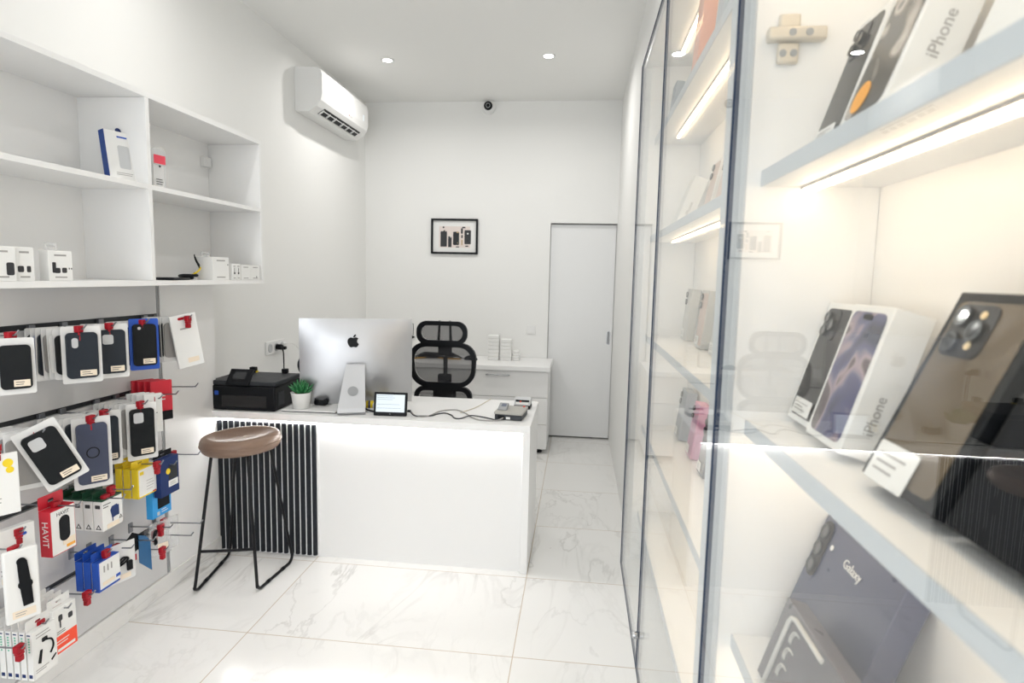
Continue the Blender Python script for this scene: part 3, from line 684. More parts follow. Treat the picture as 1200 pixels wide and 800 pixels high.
s = MB(); s.prism(circ(0.005, 12, 0, 0.09), 0.0008, front(0.0105)); s.lines(front(0.0105, 0, 0.025), 0.04, 0.03, 3, 0.3); obj('print', s, [INK], t)
def charger_carton(y, x, w, h, d, label, pics, tab=False, z=1.5005, rot=R(78), group=None):
    t = thing('charger_box', label, 'boxed charger', (x, y, z), rot, group)
    obj('carton', MB().box(-w / 2, w / 2, -d / 2, d / 2, 0, h, 0.001), CARD, t)
    if tab: obj('hang_tab', MB().ring(rrect(w * 0.5, 0.026, 0.004, 3, 0, h + 0.013), rrect(w * 0.3, 0.008, 0.003, 3, 0, h + 0.014), 0.001, front(-d / 2 + 0.002)), FILM, t)
    s = MB(); F = front(d / 2 + 0.0001)
    for (px, py, pw, ph) in pics: s.prism(rrect(pw, ph, min(pw, ph) * 0.25, 3, px, py), 0.0008, F)
    s.m(1).lines(front(d / 2 + 0.0001, 0, h * 0.85), w * 0.5, h * 0.08, 1, 0.7, False); s.lines(front(d / 2 + 0.0001, 0, h * 0.12), w * 0.5, h * 0.08, 1, 0.6, False)
    obj('front_print', s, [INK, INKG], t)
    return t
charger_carton(1.672, -1.793, 0.085, 0.108, 0.045, 'widest white charger box with black plug and oval pictures, far left of bottom shelf', [(-0.022, 0.045, 0.030, 0.045), (0.026, 0.038, 0.022, 0.04), (-0.03, 0.072, 0.004, 0.012), (-0.015, 0.072, 0.004, 0.012)])
charger_carton(1.752, -1.793, 0.058, 0.108, 0.045, 'narrow white charger box with two black squares, second from left on bottom shelf', [(-0.012, 0.038, 0.018, 0.02), (0.012, 0.038, 0.012, 0.02)])
charger_carton(1.887, -1.793, 0.080, 0.102, 0.045, 'white charger box with hanging tab standing alone left of the shelf divider', [(-0.022, 0.045, 0.012, 0.036), (-0.012, 0.035, 0.02, 0.018), (0.012, 0.036, 0.016, 0.018), (0.028, 0.042, 0.003, 0.006), (0.036, 0.042, 0.003, 0.006)], True)
t = tag(obj('phone', MB(Matrix.Translation((0, 0, 0))).box(-0.055, 0.055, -0.08, 0.08, 0.0, 0.011, 0.005), BLACK), 'black flat phone lying on the bottom shelf right of the divider', 'phone'); t.location = (-1.82, 2.50, 1.5005); t.rotation_euler = (0, 0, R(10))
s = MB().tube(smoothpath([(0, 0, 0.008), (0.03, 0.03, 0.008), (0.0, 0.06, 0.012), (-0.03, 0.03, 0.016), (0.01, 0.0, 0.02), (0.04, 0.05, 0.02), (0.01, 0.08, 0.02), (0, 0.10, 0.03)], 6), 0.007, 8)
t = tag(obj('cable', s, BLACK), 'small black cable bundle lying beside the black phone on the shelf', 'cable'); t.location = (-1.84, 2.61, 1.501)
s = MB().tube(smoothpath([(0, 0, 0.008), (0.02, 0.05, 0.035), (0.01, 0.09, 0.05), (0.0, 0.12, 0.07)], 6), 0.004, 8)
s.m(1)
for k in range(4): s.tube(smoothpath([(0, 0.11, 0.05), (0.0, 0.10 - 0.008 * k, 0.075 + 0.006 * k), (0, 0.085 - 0.006 * k, 0.085 + 0.012 * k)], 5), 0.0028, 6)
t = tag(obj('adapter_cable', s, [YEL, BLACK]), 'yellow wire with fanned dark leads beside the white boxes on the shelf', 'cable'); t.location = (-1.85, 2.655, 1.5005)
charger_carton(2.815, -1.815, 0.120, 0.112, 0.09, 'largest plain white box at right of the bottom wall shelf', [(0.05, 0.075, 0.006, 0.006)], True, rot=R(84))
for k in range(2): charger_carton(2.912 + 0.036 * k, -1.80, 0.033, 0.082, 0.08, 'slim white boxes with a black dot beside the largest white box', [(0, 0.035, 0.010, 0.012), (0, 0.052, 0.003, 0.02)], group='two slim dotted boxes', rot=R(88))
for k in range(2): charger_carton(3.018 + 0.092 * k, -1.80, 0.086, 0.078, 0.08, ['white box with grey print, next to the slim dotted boxes', 'white box at the right end of the bottom wall shelf'][k], [(0.012, 0.015, 0.005, 0.012)] if k else [], rot=R(88))

# ================================================================== air conditioner
t = thing('air_conditioner', 'white wall-mounted air conditioner high on the left wall near the corner', 'air conditioner', (XL, 4.72, 2.70))
ya, yb = -0.47, 0.47
prof = [(0.001, 0.0), (0.10, -0.005), (0.165, 0.035), (0.195, 0.075), (0.205, 0.12), (0.205, 0.25), (0.195, 0.285), (0.17, 0.30), (0.001, 0.305)]
T = Matrix(((1, 0, 0, 0), (0, 0, 1, ya), (0, 1, 0, 0), (0, 0, 0, 1)))
obj('housing', MB().prism(prof, yb - ya, T), WHITE, t)
a = Vector((0.165, 0, 0.035)); b_ = Vector((0.10, 0, -0.005)); dv = (b_ - a); nv = Vector((dv.z, 0, -dv.x)).normalized()
if nv.z > 0: nv = -nv
TO = Matrix(((0, dv.normalized().x, nv.x, a.x), (1, 0, 0, 0), (0, dv.normalized().z, nv.z, a.z), (0, 0, 0, 1)))
obj('air_outlet', MB().prism([(-0.36, -0.012), (0.36, -0.012), (0.36, 0.052), (-0.36, 0.052)], 0.0015, TO), BLACK, t, 'black air outlet slot')
s = MB()
for k in range(6):
    c0 = -0.335 + k * 0.114 + (0.03 if k > 2 else 0) - 0.015
    s.prism(rrect(0.012, 0.042, 0.002, 2, c0, 0.022), 0.010, TO)
s.prism([(-0.355, 0.046), (0.355, 0.046), (0.355, 0.052), (-0.355, 0.052)], 0.012, TO)
s.prism([(-0.355, 0.006), (0.355, 0.006), (0.355, 0.0095), (-0.355, 0.0095)], 0.010, TO)
obj('louvre', s, WHITE, t)
s = MB().prism(rrect(0.012, 0.008, 0.002, 2, 0.04, 0.10), 0.0008, sidem(0.2051)); s.m(1).lines(sidem(0.2051, 0.08, 0.095), 0.04, 0.006, 1, 0.6, False)
obj('badge', s, [RED, INKG], t, 'small red and grey badge')
obj('display', MB().prism(rrect(0.02, 0.05, 0.006, 3, 0.36, 0.16), 0.0006, sidem(0.2051)), M('ac_display', (0.75, 0.8, 0.85), 0.3, emit=(0.8, 0.9, 1.0), es=0.3), t, 'pale lit display')
# ================================================================== camera dome, picture, switch, outlet
t = thing('security_camera', 'small white dome security camera with black lens under the ceiling on the back wall', 'security camera', (-0.885, YB, 3.10))
TB = Matrix(((1, 0, 0, 0), (0, 0, -1, 0), (0, 1, 0, 0), (0, 0, 0, 1)))
obj('dome', MB(TB).lathe([(0.062, 0.0), (0.062, 0.02), (0.055, 0.045), (0.042, 0.06)], 28), WHITE, t)
obj('lens', MB(TB).lathe([(0.040, 0.0601), (0.040, 0.068), (0.030, 0.074)], 24), BLACK, t, 'black round lens')
obj('lens_ring', MB(TB).ring(circ(0.022, 24), circ(0.016, 24), 0.002, Matrix.Translation((0, 0, 0.074))), GREY, t)
t = thing('framed_picture', 'black framed picture of dark phone parts on the back wall', 'picture', (-1.196, YB, 1.916))
fw, fh = 0.452, 0.332
obj('frame', MB().ring(rrect(fw, fh, 0.002, 1), rrect(fw - 0.036, fh - 0.036, 0.002, 1), 0.022, front(0.001)), BLACK, t)
obj('mount', MB().prism(rrect(fw - 0.037, fh - 0.037, 0.002, 1), 0.004, front(0.002)), CARD, t)
s = MB(); F = front(0.0061)
s.m(3).prism(rrect(0.30, 0.20, 0.002, 1, 0, -0.005), 0.0003, F)
F = front(0.0065)
s.m(0).prism(rrect(0.062, 0.145, 0.006, 3, -0.105, -0.025), 0.001, F); s.prism(rrect(0.034, 0.092, 0.004, 3, -0.045, -0.055), 0.001, F); s.m(1).prism(rrect(0.058, 0.125, 0.008, 3, 0.015, -0.018), 0.001, F); s.m(0).prism(rrect(0.062, 0.13, 0.006, 3, 0.127, -0.005), 0.001, F)
s.prism(circ(0.009, 16, -0.108, 0.085), 0.001, F); s.prism(circ(0.008, 14, -0.10, 0.05), 0.001, F); s.prism(rrect(0.018, 0.05, 0.003, 2, 0.07, 0.052), 0.001, F); s.prism(rrect(0.032, 0.014, 0.004, 2, 0.088, 0.085), 0.001, F); s.prism(rrect(0.014, 0.03, 0.003, 2, 0.072, 0.0), 0.001, F); s.prism(rrect(0.03, 0.01, 0.003, 2, 0.03, -0.098), 0.001, F); s.prism(rrect(0.03, 0.01, 0.003, 2, 0.12, -0.09), 0.001, F)
s.prism(rrect(0.03, 0.012, 0.002, 2, -0.045, -0.005), 0.001, F)
s.m(2).prism(rrect(0.012, 0.05, 0.002, 2, 0.072, -0.055), 0.001, F); s.prism(rrect(0.02, 0.012, 0.002, 2, 0.03, 0.04), 0.0014, F); s.prism(rrect(0.008, 0.008, 0.002, 2, 0.03, -0.06), 0.0014, F)
s.m(4).prism(circ(0.008, 16, 0.127, 0.028), 0.0014, F); s.prism(rrect(0.008, 0.022, 0.002, 2, -0.038, -0.0), 0.0014, F)
s.m(1).prism(circ(0.012, 16, 0.127, -0.04), 0.0014, F)
obj('print', s, [INK, DGREY, M('tan_print', (0.5, 0.36, 0.2), 0.6), M('pale_pink_print', (0.74, 0.66, 0.62), 0.6), CARD], t)
t = thing('wall_switch', 'white square light switch on the back wall beside the door', 'switch', (-0.441, YB, 1.048))
obj('plate', MB().box(-0.043, 0.043, -0.008, 0, -0.042, 0.042, 0.003), WHITE, t); obj('rocker', MB().box(-0.028, 0.028, -0.012, -0.0082, -0.028, 0.028, 0.002), WHITE, t)
t = thing('wall_outlet', 'white triple wall outlet above the printer', 'outlet', (XL, 3.90, 1.03))
obj('plate', MB().box(0, 0.009, -0.135, 0.115, -0.045, 0.045, 0.003), WHITE, t)
for yy in (-0.085, 0.0, 0.08):
    obj('socket', MB().lathe([(0.030, 0.0092), (0.030, 0.011), (0.021, 0.011), (0.020, 0.0095)], 24, Matrix(((0, 0, 1, 0), (1, 0, 0, yy), (0, 1, 0, 0), (0, 0, 0, 1)))), LGREY, t)
s = MB().lathe([(0.019, 0.011), (0.019, 0.045), (0.012, 0.055)], 18, Matrix(((0, 0, 1, 0), (1, 0, 0, 0.0), (0, 1, 0, 0.0), (0, 0, 0, 1))))
s.tube(smoothpath([(0.045, 0, 0.0), (0.055, 0.005, -0.03), (0.05, 0.02, -0.08), (0.05, 0.02, -0.17), (0.05, 0.02, -0.218)], 5), 0.0045, 8)
t = tag(obj('power_plug', s, BLACK), 'black power plug with cord hanging down behind the printer', 'power cord'); t.location = (XL, 3.90, 1.03)
s = MB().box(0.0115, 0.03, 0.07, 0.098, 0.002, 0.022, 0.004); s.m(1).box(0.0115, 0.035, 0.068, 0.10, -0.028, -0.006, 0.004); s.m(0).tube(smoothpath([(0.03, 0.085, 0.012), (0.06, 0.14, 0.008), (0.07, 0.25, -0.06), (0.12, 0.30, -0.14), (0.2, 0.2, -0.225)], 5), 0.003, 8)
t = tag(obj('usb_plug', s, [WHITE, BLACK]), 'white thin charging lead from the wall outlet to behind the monitor', 'charging cable'); t.location = (XL, 3.90, 1.03)
s = MB().tube([(0, -0.012, 0.06), (0.03, -0.012, 0.06), (0.032, -0.012, 0.0), (0.03, -0.012, -0.05)], 0.003, 6); s.prism([(-0.005, -0.10), (-0.005, -0.045), (0.05, -0.07)], 0.012, front(0.008)); s.box(-0.004, 0.004, -0.012, 0, 0.05, 0.07)
t = tag(obj('wall_hanger', s, BLACK), 'thin black wall hanger with dark triangle beside the chair headrest', 'hanger'); t.location = (-1.625, YB, 1.01)

# ================================================================== back cabinets
def cabinet(xa, xb, label):
    t = thing('drawer_cabinet', label, 'cabinet', ((xa + xb) / 2, 5.40, 0)); w = (xb - xa) / 2
    obj('carcass', MB().box(-w, w, -0.26, 0.275, 0.06, 0.735, 0.001), BOARD, t)
    for k, (a, b) in enumerate(((0.505, 0.730), (0.268, 0.500), (0.045, 0.263))):
        dr = obj('drawer', MB().box(-w + 0.002, w - 0.002, -0.28, -0.261, a, b, 0.0015), BOARD, t)
        hz = b - 0.035
        s = MB().tube([(-0.105, -0.300, hz), (0.105, -0.300, hz)], 0.006, 10).tube([(-0.09, -0.30, hz), (-0.09, -0.279, hz)], 0.004, 8).tube([(0.09, -0.30, hz), (0.09, -0.279, hz)], 0.004, 8)
        obj('handle', s, STEEL, dr, 'steel bar handle')
    for sx in (-1, 1):
        for y in (-0.2, 0.2): obj('foot', MB(Matrix.Translation((sx * (w - 0.07), y, 0))).lathe([(0.028, 0), (0.028, 0.012), (0.016, 0.02), (0.016, 0.05), (0.024, 0.06)], 16), BLACK, t, 'black plastic foot')
    return t
cabinet(-1.115, -0.24, 'white three-drawer cabinet beside the sliding door')
cabinet(-2.03, -1.12, 'white three-drawer cabinet behind the monitor')
tag(obj('worktop', MB().box(-2.06, -0.225, 5.09, 5.675, 0.737, 0.779, 0.003), BOARD), 'long white worktop over the drawer cabinets by the back wall', 'worktop')
k = 0
def small_box(x, y, z, w, d_, h_, label, group=None, nm='small_box'):
    o = obj(nm, MB().box(-w / 2, w / 2, -d_ / 2, d_ / 2, 0, h_, 0.006).box(-w / 2 - 0.001, w / 2 + 0.001, -d_ / 2 - 0.001, d_ / 2 + 0.001, h_ * 0.60, h_ * 0.72), CARD)
    o.location = (x, y, z); return tag(o, label, 'box', group)
for i in range(7): small_box(-0.765 + random.uniform(-.003, .003), 5.45, 0.779 + 0.033 * i, 0.10, 0.09, 0.0325, 'small white boxes in the tall left stack on the back worktop', 'left stack of small white boxes')
for i in range(6): small_box(-0.648 + random.uniform(-.003, .003), 5.45, 0.779 + 0.033 * i, 0.10, 0.09, 0.0325, 'small white boxes in the middle stack on the back worktop', 'middle stack of small white boxes')
for i in range(4): small_box(-0.555, 5.47, 0.779 + 0.024 * i, 0.06, 0.08, 0.0235, 'smallest white boxes in the low right stack on the back worktop', 'low stack of smallest white boxes')
s = MB()
for q in range(4): s.tube(smoothpath([(0.22 * cos(a_) * (1 - 0.1 * q), 0.05 * sin(a_) * 1.5, 0.008 + 0.01 * q + 0.006 * sin(3 * a_)) for a_ in [i_ * 0.7 for i_ in range(9)]], 4), 0.006, 6)
t = tag(obj('cable', s, [BLACK]), 'dark loose cable heap on the worktop seen through left of the chair back', 'cable'); t.location = (-1.28, 5.42, 0.779)
s = MB().tube(smoothpath([(-0.2, -0.03, 0.007), (-0.05, 0.04, 0.01), (0.1, -0.02, 0.012), (0.22, 0.03, 0.007)], 6), 0.006, 6)
t = tag(obj('ribbon_cable', s, M('amber_wire', (0.6, 0.33, 0.05), 0.5)), 'amber cable lying on the worktop in front of the dark cable heap', 'cable'); t.location = (-1.28, 5.33, 0.779)
t = thing('computer_mouse', 'black computer mouse on the worktop seen through right of the chair back', 'mouse', (-0.97, 5.38, 0.779))
obj('shell', MB().grid(lambda u, v: (0.065 * cos(u * 2 * pi) * sin(v * pi / 2), 0.04 * sin(u * 2 * pi) * sin(v * pi / 2), 0.001 + 0.04 * cos(v * pi / 2)), 20, 8), BLACK, t)
obj('cord', MB().tube(smoothpath([(-0.06, 0, 0.01), (-0.12, 0.03, 0.006), (-0.2, 0.02, 0.006)], 5), 0.003, 6), BLACK, t)

# ================================================================== office chair
t = thing('office_chair', 'black mesh office chair with headrest behind the counter', 'chair', (-0.945, 4.25, 0))
def Fr(w, h, r, cy, d, y, th, nm, cx=0, bulge=0.0, mesh=True, low=0.0):
    """rounded frame with woven mesh stretched in it"""
    o_ = rrect(w, h, r, 8, cx, cy); i_ = rrect(w - 2 * th, h - 2 * th, max(r - th * 0.5, 0.02), 8, cx, cy)
    if low: # narrower towards the bottom
        f = lambda P: [(cx + (x - cx) * (1 - low * max(0, (cy - z)) / h), z) for x, z in P]; o_, i_ = f(o_), f(i_)
    fr = obj(nm, MB().ring(o_, i_, d, front(-y)), BLACK, t)
    if mesh: obj(nm.replace('frame', 'mesh'), MB().prism(i_, 0.004, front(-y - 0.01)), MESHF, t)
    return fr
Fr(0.36, 0.165, 0.07, 1.145, 0.03, -0.14, 0.030, 'headrest_frame')
Fr(0.48, 0.315, 0.11, 0.915, 0.035, -0.10, 0.030, 'backrest_frame', low=0.12)
Fr(0.42, 0.20, 0.07, 0.655, 0.035, -0.08, 0.030, 'lumbar_frame')
s = MB()
for sx in (-1, 1): s.prism([(sx * 0.045 - 0.010, 1.06), (sx * 0.045 + 0.010, 1.06), (sx * 0.038 + 0.006, 1.225), (sx * 0.038 - 0.006, 1.225)], 0.012, front(0.06))
obj('headrest_bracket', s, BLACK, t)
s = MB().box(-0.05, 0.05, -0.06, -0.045, 0.97, 1.06, 0.012).box(-0.05, 0.05, -0.06, -0.045, 0.77, 0.84, 0.012).box(-0.008, 0.008, -0.055, -0.045, 0.83, 0.98, 0.003).box(-0.085, 0.085, -0.06, -0.045, 0.56, 0.75, 0.012)
s.tube(smoothpath([(0, -0.04, 1.05), (0, -0.035, 0.9), (0, -0.03, 0.7), (0, -0.05, 0.5), (0, -0.18, 0.40)], 5), 0.016, 10)
obj('spine', s, BLACK, t)
def seat(u, v):
    a = u * 2 * pi; r = v
    x = 0.25 * math.copysign(abs(cos(a)) ** 0.6, cos(a)) * r; y = 0.24 * math.copysign(abs(sin(a)) ** 0.6, sin(a)) * r
    return (x, -0.30 + y, 0.475 - 0.02 * r ** 4)
obj('seat', MB().grid(seat, 36, 8).prism([(0.25 * math.copysign(abs(cos(q)) ** 0.6, cos(q)), 0.24 * math.copysign(abs(sin(q)) ** 0.6, sin(q))) for q in [2 * pi * i / 36 for i in range(36)]], 0.05, Matrix.Translation((0, -0.30, 0.405))), DGREY, t)
obj('gas_lift', MB(Matrix.Translation((0, -0.28, 0))).lathe([(0.03, 0.07), (0.03, 0.25), (0.018, 0.25), (0.018, 0.405)], 16), BLACKM, t)
for k in range(5):
    a = R(90 + 72 * k); e = (0.29 * cos(a), -0.28 + 0.29 * sin(a), 0.075)
    lg = obj('base_leg', MB().tube([(0, -0.28, 0.10), e], [0.024, 0.015], 8), BLACK, t)
    obj('castor', MB(Matrix.Translation((e[0], e[1], 0.028)) @ Matrix.Rotation(a, 4, 'Z') @ Matrix.Rotation(R(90), 4, 'X')).lathe([(0.027, -0.02), (0.028, 0.0), (0.027, 0.02)], 18).prism(circ(0.012, 8), 0.05, Matrix.Rotation(R(-90), 4, 'X') @ Matrix.Translation((0, 0, 0.0))), BLACK, lg)

# ================================================================== bar stool
t = thing('bar_stool', 'bar stool with round tan leather seat and black wire legs by the dark slats', 'stool', (-1.635, 2.72, 0))
def seatprof():
    P = [(0.005, 0.692), (0.10, 0.692), (0.152, 0.672), (0.174, 0.680), (0.186, 0.702), (0.185, 0.727), (0.173, 0.745), (0.15, 0.749), (0.11, 0.741), (0.06, 0.735), (0.001, 0.733)]
    out = smoothpath([(r, z, 0) for r, z in P], 4)
    return [(v.x, v.y) for v in out]
Tsd = Matrix.Translation((0, 0, 0.71)) @ Matrix.Rotation(R(-3), 4, 'Y') @ Matrix.Translation((0, 0, -0.71))
obj('seat', MB(Tsd).lathe([(max(r, 0.001), z) for r, z in seatprof()], 48), LEATH, t, 'round tan leather seat cushion')
obj('seat_piping', MB(Tsd).tube([(0.187 * cos(2 * pi * k / 48), 0.187 * sin(2 * pi * k / 48), 0.710) for k in range(48)], 0.0025, 6, True), LEATH, t)
FL, FR, BL, BR = (-0.145, -0.185), (0.135, -0.12), (-0.215, 0.225), (0.155, 0.195)
rt = 0.0075
def side_loop(f, b, ft, bt):
    return smoothpath([(*ft, 0.688), (f[0] * 0.9 + ft[0] * 0.1, f[1] * 0.9 + ft[1] * 0.1, 0.09), (f[0], f[1], 0.035), (f[0] + (b[0] - f[0]) * 0.07, f[1] + (b[1] - f[1]) * 0.07, rt + 0.004), (f[0] + (b[0] - f[0]) * 0.2, f[1] + (b[1] - f[1]) * 0.2, rt + 0.001),
                       (f[0] + (b[0] - f[0]) * 0.8, f[1] + (b[1] - f[1]) * 0.8, rt + 0.001), (f[0] + (b[0] - f[0]) * 0.94, f[1] + (b[1] - f[1]) * 0.94, rt + 0.006), (b[0], b[1], 0.045), (b[0] * 0.9 + bt[0] * 0.1, b[1] * 0.9 + bt[1] * 0.1, 0.10), (*bt, 0.688)], 6)
for nm, f, b, ft, bt in (('left', FL, BL, (-0.09, -0.10), (-0.09, 0.10)), ('right', FR, BR, (0.09, -0.10), (0.09, 0.10))):
    lg = obj('leg_loop', MB().tube(side_loop(f, b, ft, bt), rt, 10), BLACKM, t)
    for q in (0.30, 0.72):
        c0 = Vector((f[0] + (b[0] - f[0]) * (q - 0.04), f[1] + (b[1] - f[1]) * (q - 0.04), rt + 0.0015)); c1 = Vector((f[0] + (b[0] - f[0]) * (q + 0.04), f[1] + (b[1] - f[1]) * (q + 0.04), rt + 0.0015))
        obj('floor_glide', MB().tube([c0, c1], 0.009, 10), BLACK, lg, 'black rubber floor glide')
def at(f, ft, z): k = (0.688 - z) / 0.688; return (ft[0] + (f[0] - ft[0]) * k, ft[1] + (f[1] - ft[1]) * k, z)
A_, B_ = at(FL, (-0.09, -0.10), 0.205), at(FR, (0.09, -0.10), 0.215)
obj('foot_rail', MB().tube(smoothpath([A_, ((A_[0] + B_[0]) / 2, (A_[1] + B_[1]) / 2 + 0.012, 0.203), B_], 6), 0.007, 10), BLACKM, t)

# ================================================================== things on the counter
t = thing('inkjet_printer', 'black desktop printer with tilted control panel on the left end of the counter', 'printer', (-1.775, 3.115, CT), R(1.5))
obj('body', MB().box(-0.185, 0.185, -0.155, 0.165, 0.004, 0.135, 0.008), BLACK, t)
obj('scanner_lid', MB().box(-0.187, 0.187, -0.150, 0.167, 0.136, 0.160, 0.006), DGREY, t, 'dark grey scanner lid')
obj('output_slot', MB().box(-0.11, 0.14, -0.158, -0.1535, 0.02, 0.085, 0.004), M('slot_black', (0.004, 0.004, 0.005), 0.6), t)
Tp = Matrix.Translation((-0.015, -0.140, 0.176)) @ Matrix.Rotation(R(-42), 4, 'X')
obj('control_panel', MB(Tp).box(-0.065, 0.065, -0.006, 0.008, -0.045, 0.055, 0.004), BLACK, t, 'tilted black control panel')
obj('panel_screen', MB(Tp).prism(rrect(0.07, 0.045, 0.003, 2, 0.0, 0.012), 0.0008, front(0.0062)), M('panel_grey', (0.03, 0.033, 0.036), 0.25), t)
obj('ink_window', MB().prism(rrect(0.022, 0.022, 0.003, 2, -0.138, 0.095), 0.001, front(0.1552)), BLUE, t, 'small blue light window')
obj('side_door', MB().box(0.1852, 0.188, -0.12, -0.05, 0.03, 0.10, 0.002), DGREY, t)
# back-edge bits behind the printer
t = tag(obj('adapter', MB().box(-0.018, 0.018, -0.015, 0.015, 0, 0.032, 0.004).m(1).box(0.0185, 0.026, -0.01, 0.01, 0.0, 0.01, 0.002), [BLACK, YEL]), 'black adapter with yellow tip on top of the printer at the back', 'adapter'); t.location = (-1.865, 3.25, CT + 0.1605)
t = tag(obj('adapter', MB().box(-0.016, 0.016, -0.014, 0.014, 0, 0.026, 0.003), [BLACK]), 'small black square adapter at the right rear corner of the printer top', 'adapter'); t.location = (-1.68, 3.265, CT + 0.1605)

# all-in-one desktop computer seen from behind
TH = 0.361
t = thing('desktop_computer', 'large silver all-in-one desktop computer seen from behind on the counter', 'computer', (-1.228, 3.215, CT), TH)
W2, ZB_, ZT_ = 0.306, 0.016, 0.496
def shell(u, v):
    # convex back: u across, v up; bulges towards -y in the middle
    x = (u * 2 - 1); z = (v * 2 - 1)
    b = max(0, (1 - abs(x) ** 2.4)) * max(0, (1 - abs(z) ** 2.4))
    return (x * W2, -0.004 - 0.042 * b, ZB_ + (ZT_ - ZB_) * v)
hs = MB().grid(shell, 40, 32)
obj('rear_shell', hs, ALU, t, 'convex brushed silver back')
obj('screen_edge', MB().prism(rrect(W2 * 2, ZT_ - ZB_, 0.012, 4, 0, (ZT_ + ZB_) / 2), 0.0055, front(-0.0016)), ALU, t)
obj('screen', MB().prism(rrect(W2 * 2 - 0.01, ZT_ - ZB_ - 0.01, 0.008, 4, 0, (ZT_ + ZB_) / 2), 0.002, front(-0.0045)), BLACK, t)
# fruit emblem from its outline: cubic segments, relative
EMB = [(150.37, 130.25), [(-2.45, 5.66, -5.35, 10.87, -8.71, 15.66), (-4.58, 6.53, -8.33, 11.05, -11.22, 13.56), (-4.48, 4.12, -9.28, 6.23, -14.42, 6.35), (-3.69, 0, -8.14, -1.05, -13.32, -3.18), (-5.197, -2.12, -9.973, -3.17, -14.34, -3.17), (-4.58, 0, -9.492, 1.05, -14.746, 3.17), (-5.262, 2.13, -9.501, 3.24, -12.742, 3.35), (-4.929, 0.21, -9.842, -1.96, -14.746, -6.52), (-3.13, -2.73, -7.045, -7.41, -11.735, -14.04), (-5.032, -7.08, -9.169, -15.29, -12.41, -24.65), (-3.471, -10.11, -5.211, -19.9, -5.211, -29.378), (0, -10.857, 2.346, -20.221, 7.045, -28.068), (3.693, -6.303, 8.606, -11.275, 14.755, -14.925), (6.149, -3.65, 12.793, -5.51, 19.948, -5.629), (3.915, 0, 9.049, 1.211, 15.429, 3.591), (6.362, 2.388, 10.447, 3.599, 12.238, 3.599), (1.339, 0, 5.877, -1.416, 13.57, -4.239), (7.275, -2.618, 13.415, -3.702, 18.445, -3.275), (13.63, 1.1, 23.87, 6.473, 30.68, 16.153), (-12.19, 7.386, -18.22, 17.731, -18.1, 31.002), (0.11, 10.337, 3.86, 18.939, 11.23, 25.769), (3.34, 3.17, 7.07, 5.62, 11.22, 7.36), (-0.9, 2.61, -1.85, 5.11, -2.86, 7.51)]]
EML = [(119.11, 7.24), [(0, 8.102, -2.96, 15.667, -8.86, 22.669), (-7.12, 8.324, -15.732, 13.134, -25.071, 12.375), (-0.119, -0.972, -0.188, -1.995, -0.188, -3.07), (0, -7.778, 3.386, -16.102, 9.399, -22.908), (3.002, -3.446, 6.82, -6.311, 11.45, -8.597), (4.62, -2.252, 8.99, -3.497, 13.1, -3.71), (0.12, 1.083, 0.17, 2.166, 0.17, 3.24)]]
def outline(E, s_, cx, cy):
    x, y = E[0]; pts = []
    for (x1, y1, x2, y2, x3, y3) in E[1]:
        for k in range(5):
            q = k / 5; a = 3 * q * (1 - q) ** 2; b = 3 * q * q * (1 - q); c = q ** 3
            pts.append((cx + (x + a * x1 + b * x2 + c * x3 - 88) * s_, cy - (y + a * y1 + b * y2 + c * y3 - 85) * s_))
        x, y = x + x3, y + y3
    return pts
sc_ = 0.076 / 170
F = front(0.0470, -0.018, 0.375)
obj('emblem', MB().prism(outline(EMB, sc_, 0, 0), 0.004, F).prism(outline(EML, sc_, 0, 0), 0.004, F), BLACK, t, 'black fruit emblem')
st = MB()
# stand: plate sloping down and back from the hinge, then a foot running under the screen
def plate(zs_, ys_, ws, th):
    L_, R_ = [], []
    for z, y, w in zip(zs_, ys_, ws): L_.append(((-w + 0.14 * (y + 0.02), y, z), (w + 0.14 * (y + 0.02), y, z)))
    n_ = len(L_); V = []
    for i in range(n_):
        d_ = Vector((0, ys_[min(i + 1, n_ - 1)] - ys_[max(i - 1, 0)], zs_[min(i + 1, n_ - 1)] - zs_[max(i - 1, 0)])).normalized(); nn = Vector((0, d_.z, -d_.y)) * th
        a, b = Vector(L_[i][0]), Vector(L_[i][1])
        V.append([st.bm.verts.new(p_) for p_ in (a, b, b + nn, a + nn)])
    fs = []
    for A, B in zip(V, V[1:]):
        for k in range(4): fs.append(st.bm.faces.new((A[k], A[(k + 1) % 4], B[(k + 1) % 4], B[k])))
    fs.append(st.bm.faces.new(V[0][::-1])); fs.append(st.bm.faces.new(V[-1])); st._fin(fs)
plate([0.245, 0.235, 0.032, 0.016, 0.010, 0.009], [-0.075, -0.085, -0.225, -0.234, -0.225, -0.20], [0.050, 0.051, 0.071, 0.072, 0.072, 0.072], 0.007)
st.box(-0.100, 0.044, -0.205, 0.0, 0.0005, 0.006, 0.001)
st.box(-0.030, 0.030, -0.084, -0.035, 0.19, 0.245, 0.004)
obj('stand', st, ALU2, t, 'silver sloping stand foot')
aa = math.atan2(0.14, 0.205)
Tc = Matrix.Translation((-0.021, -0.1757, 0.1177)) @ Matrix.Rotation(-aa, 4, 'X')
obj('cable_hole', MB(Tc).prism(circ(0.028, 28), 0.001, front(0.0005)), GREY, t, 'round grey cable opening in the stand')

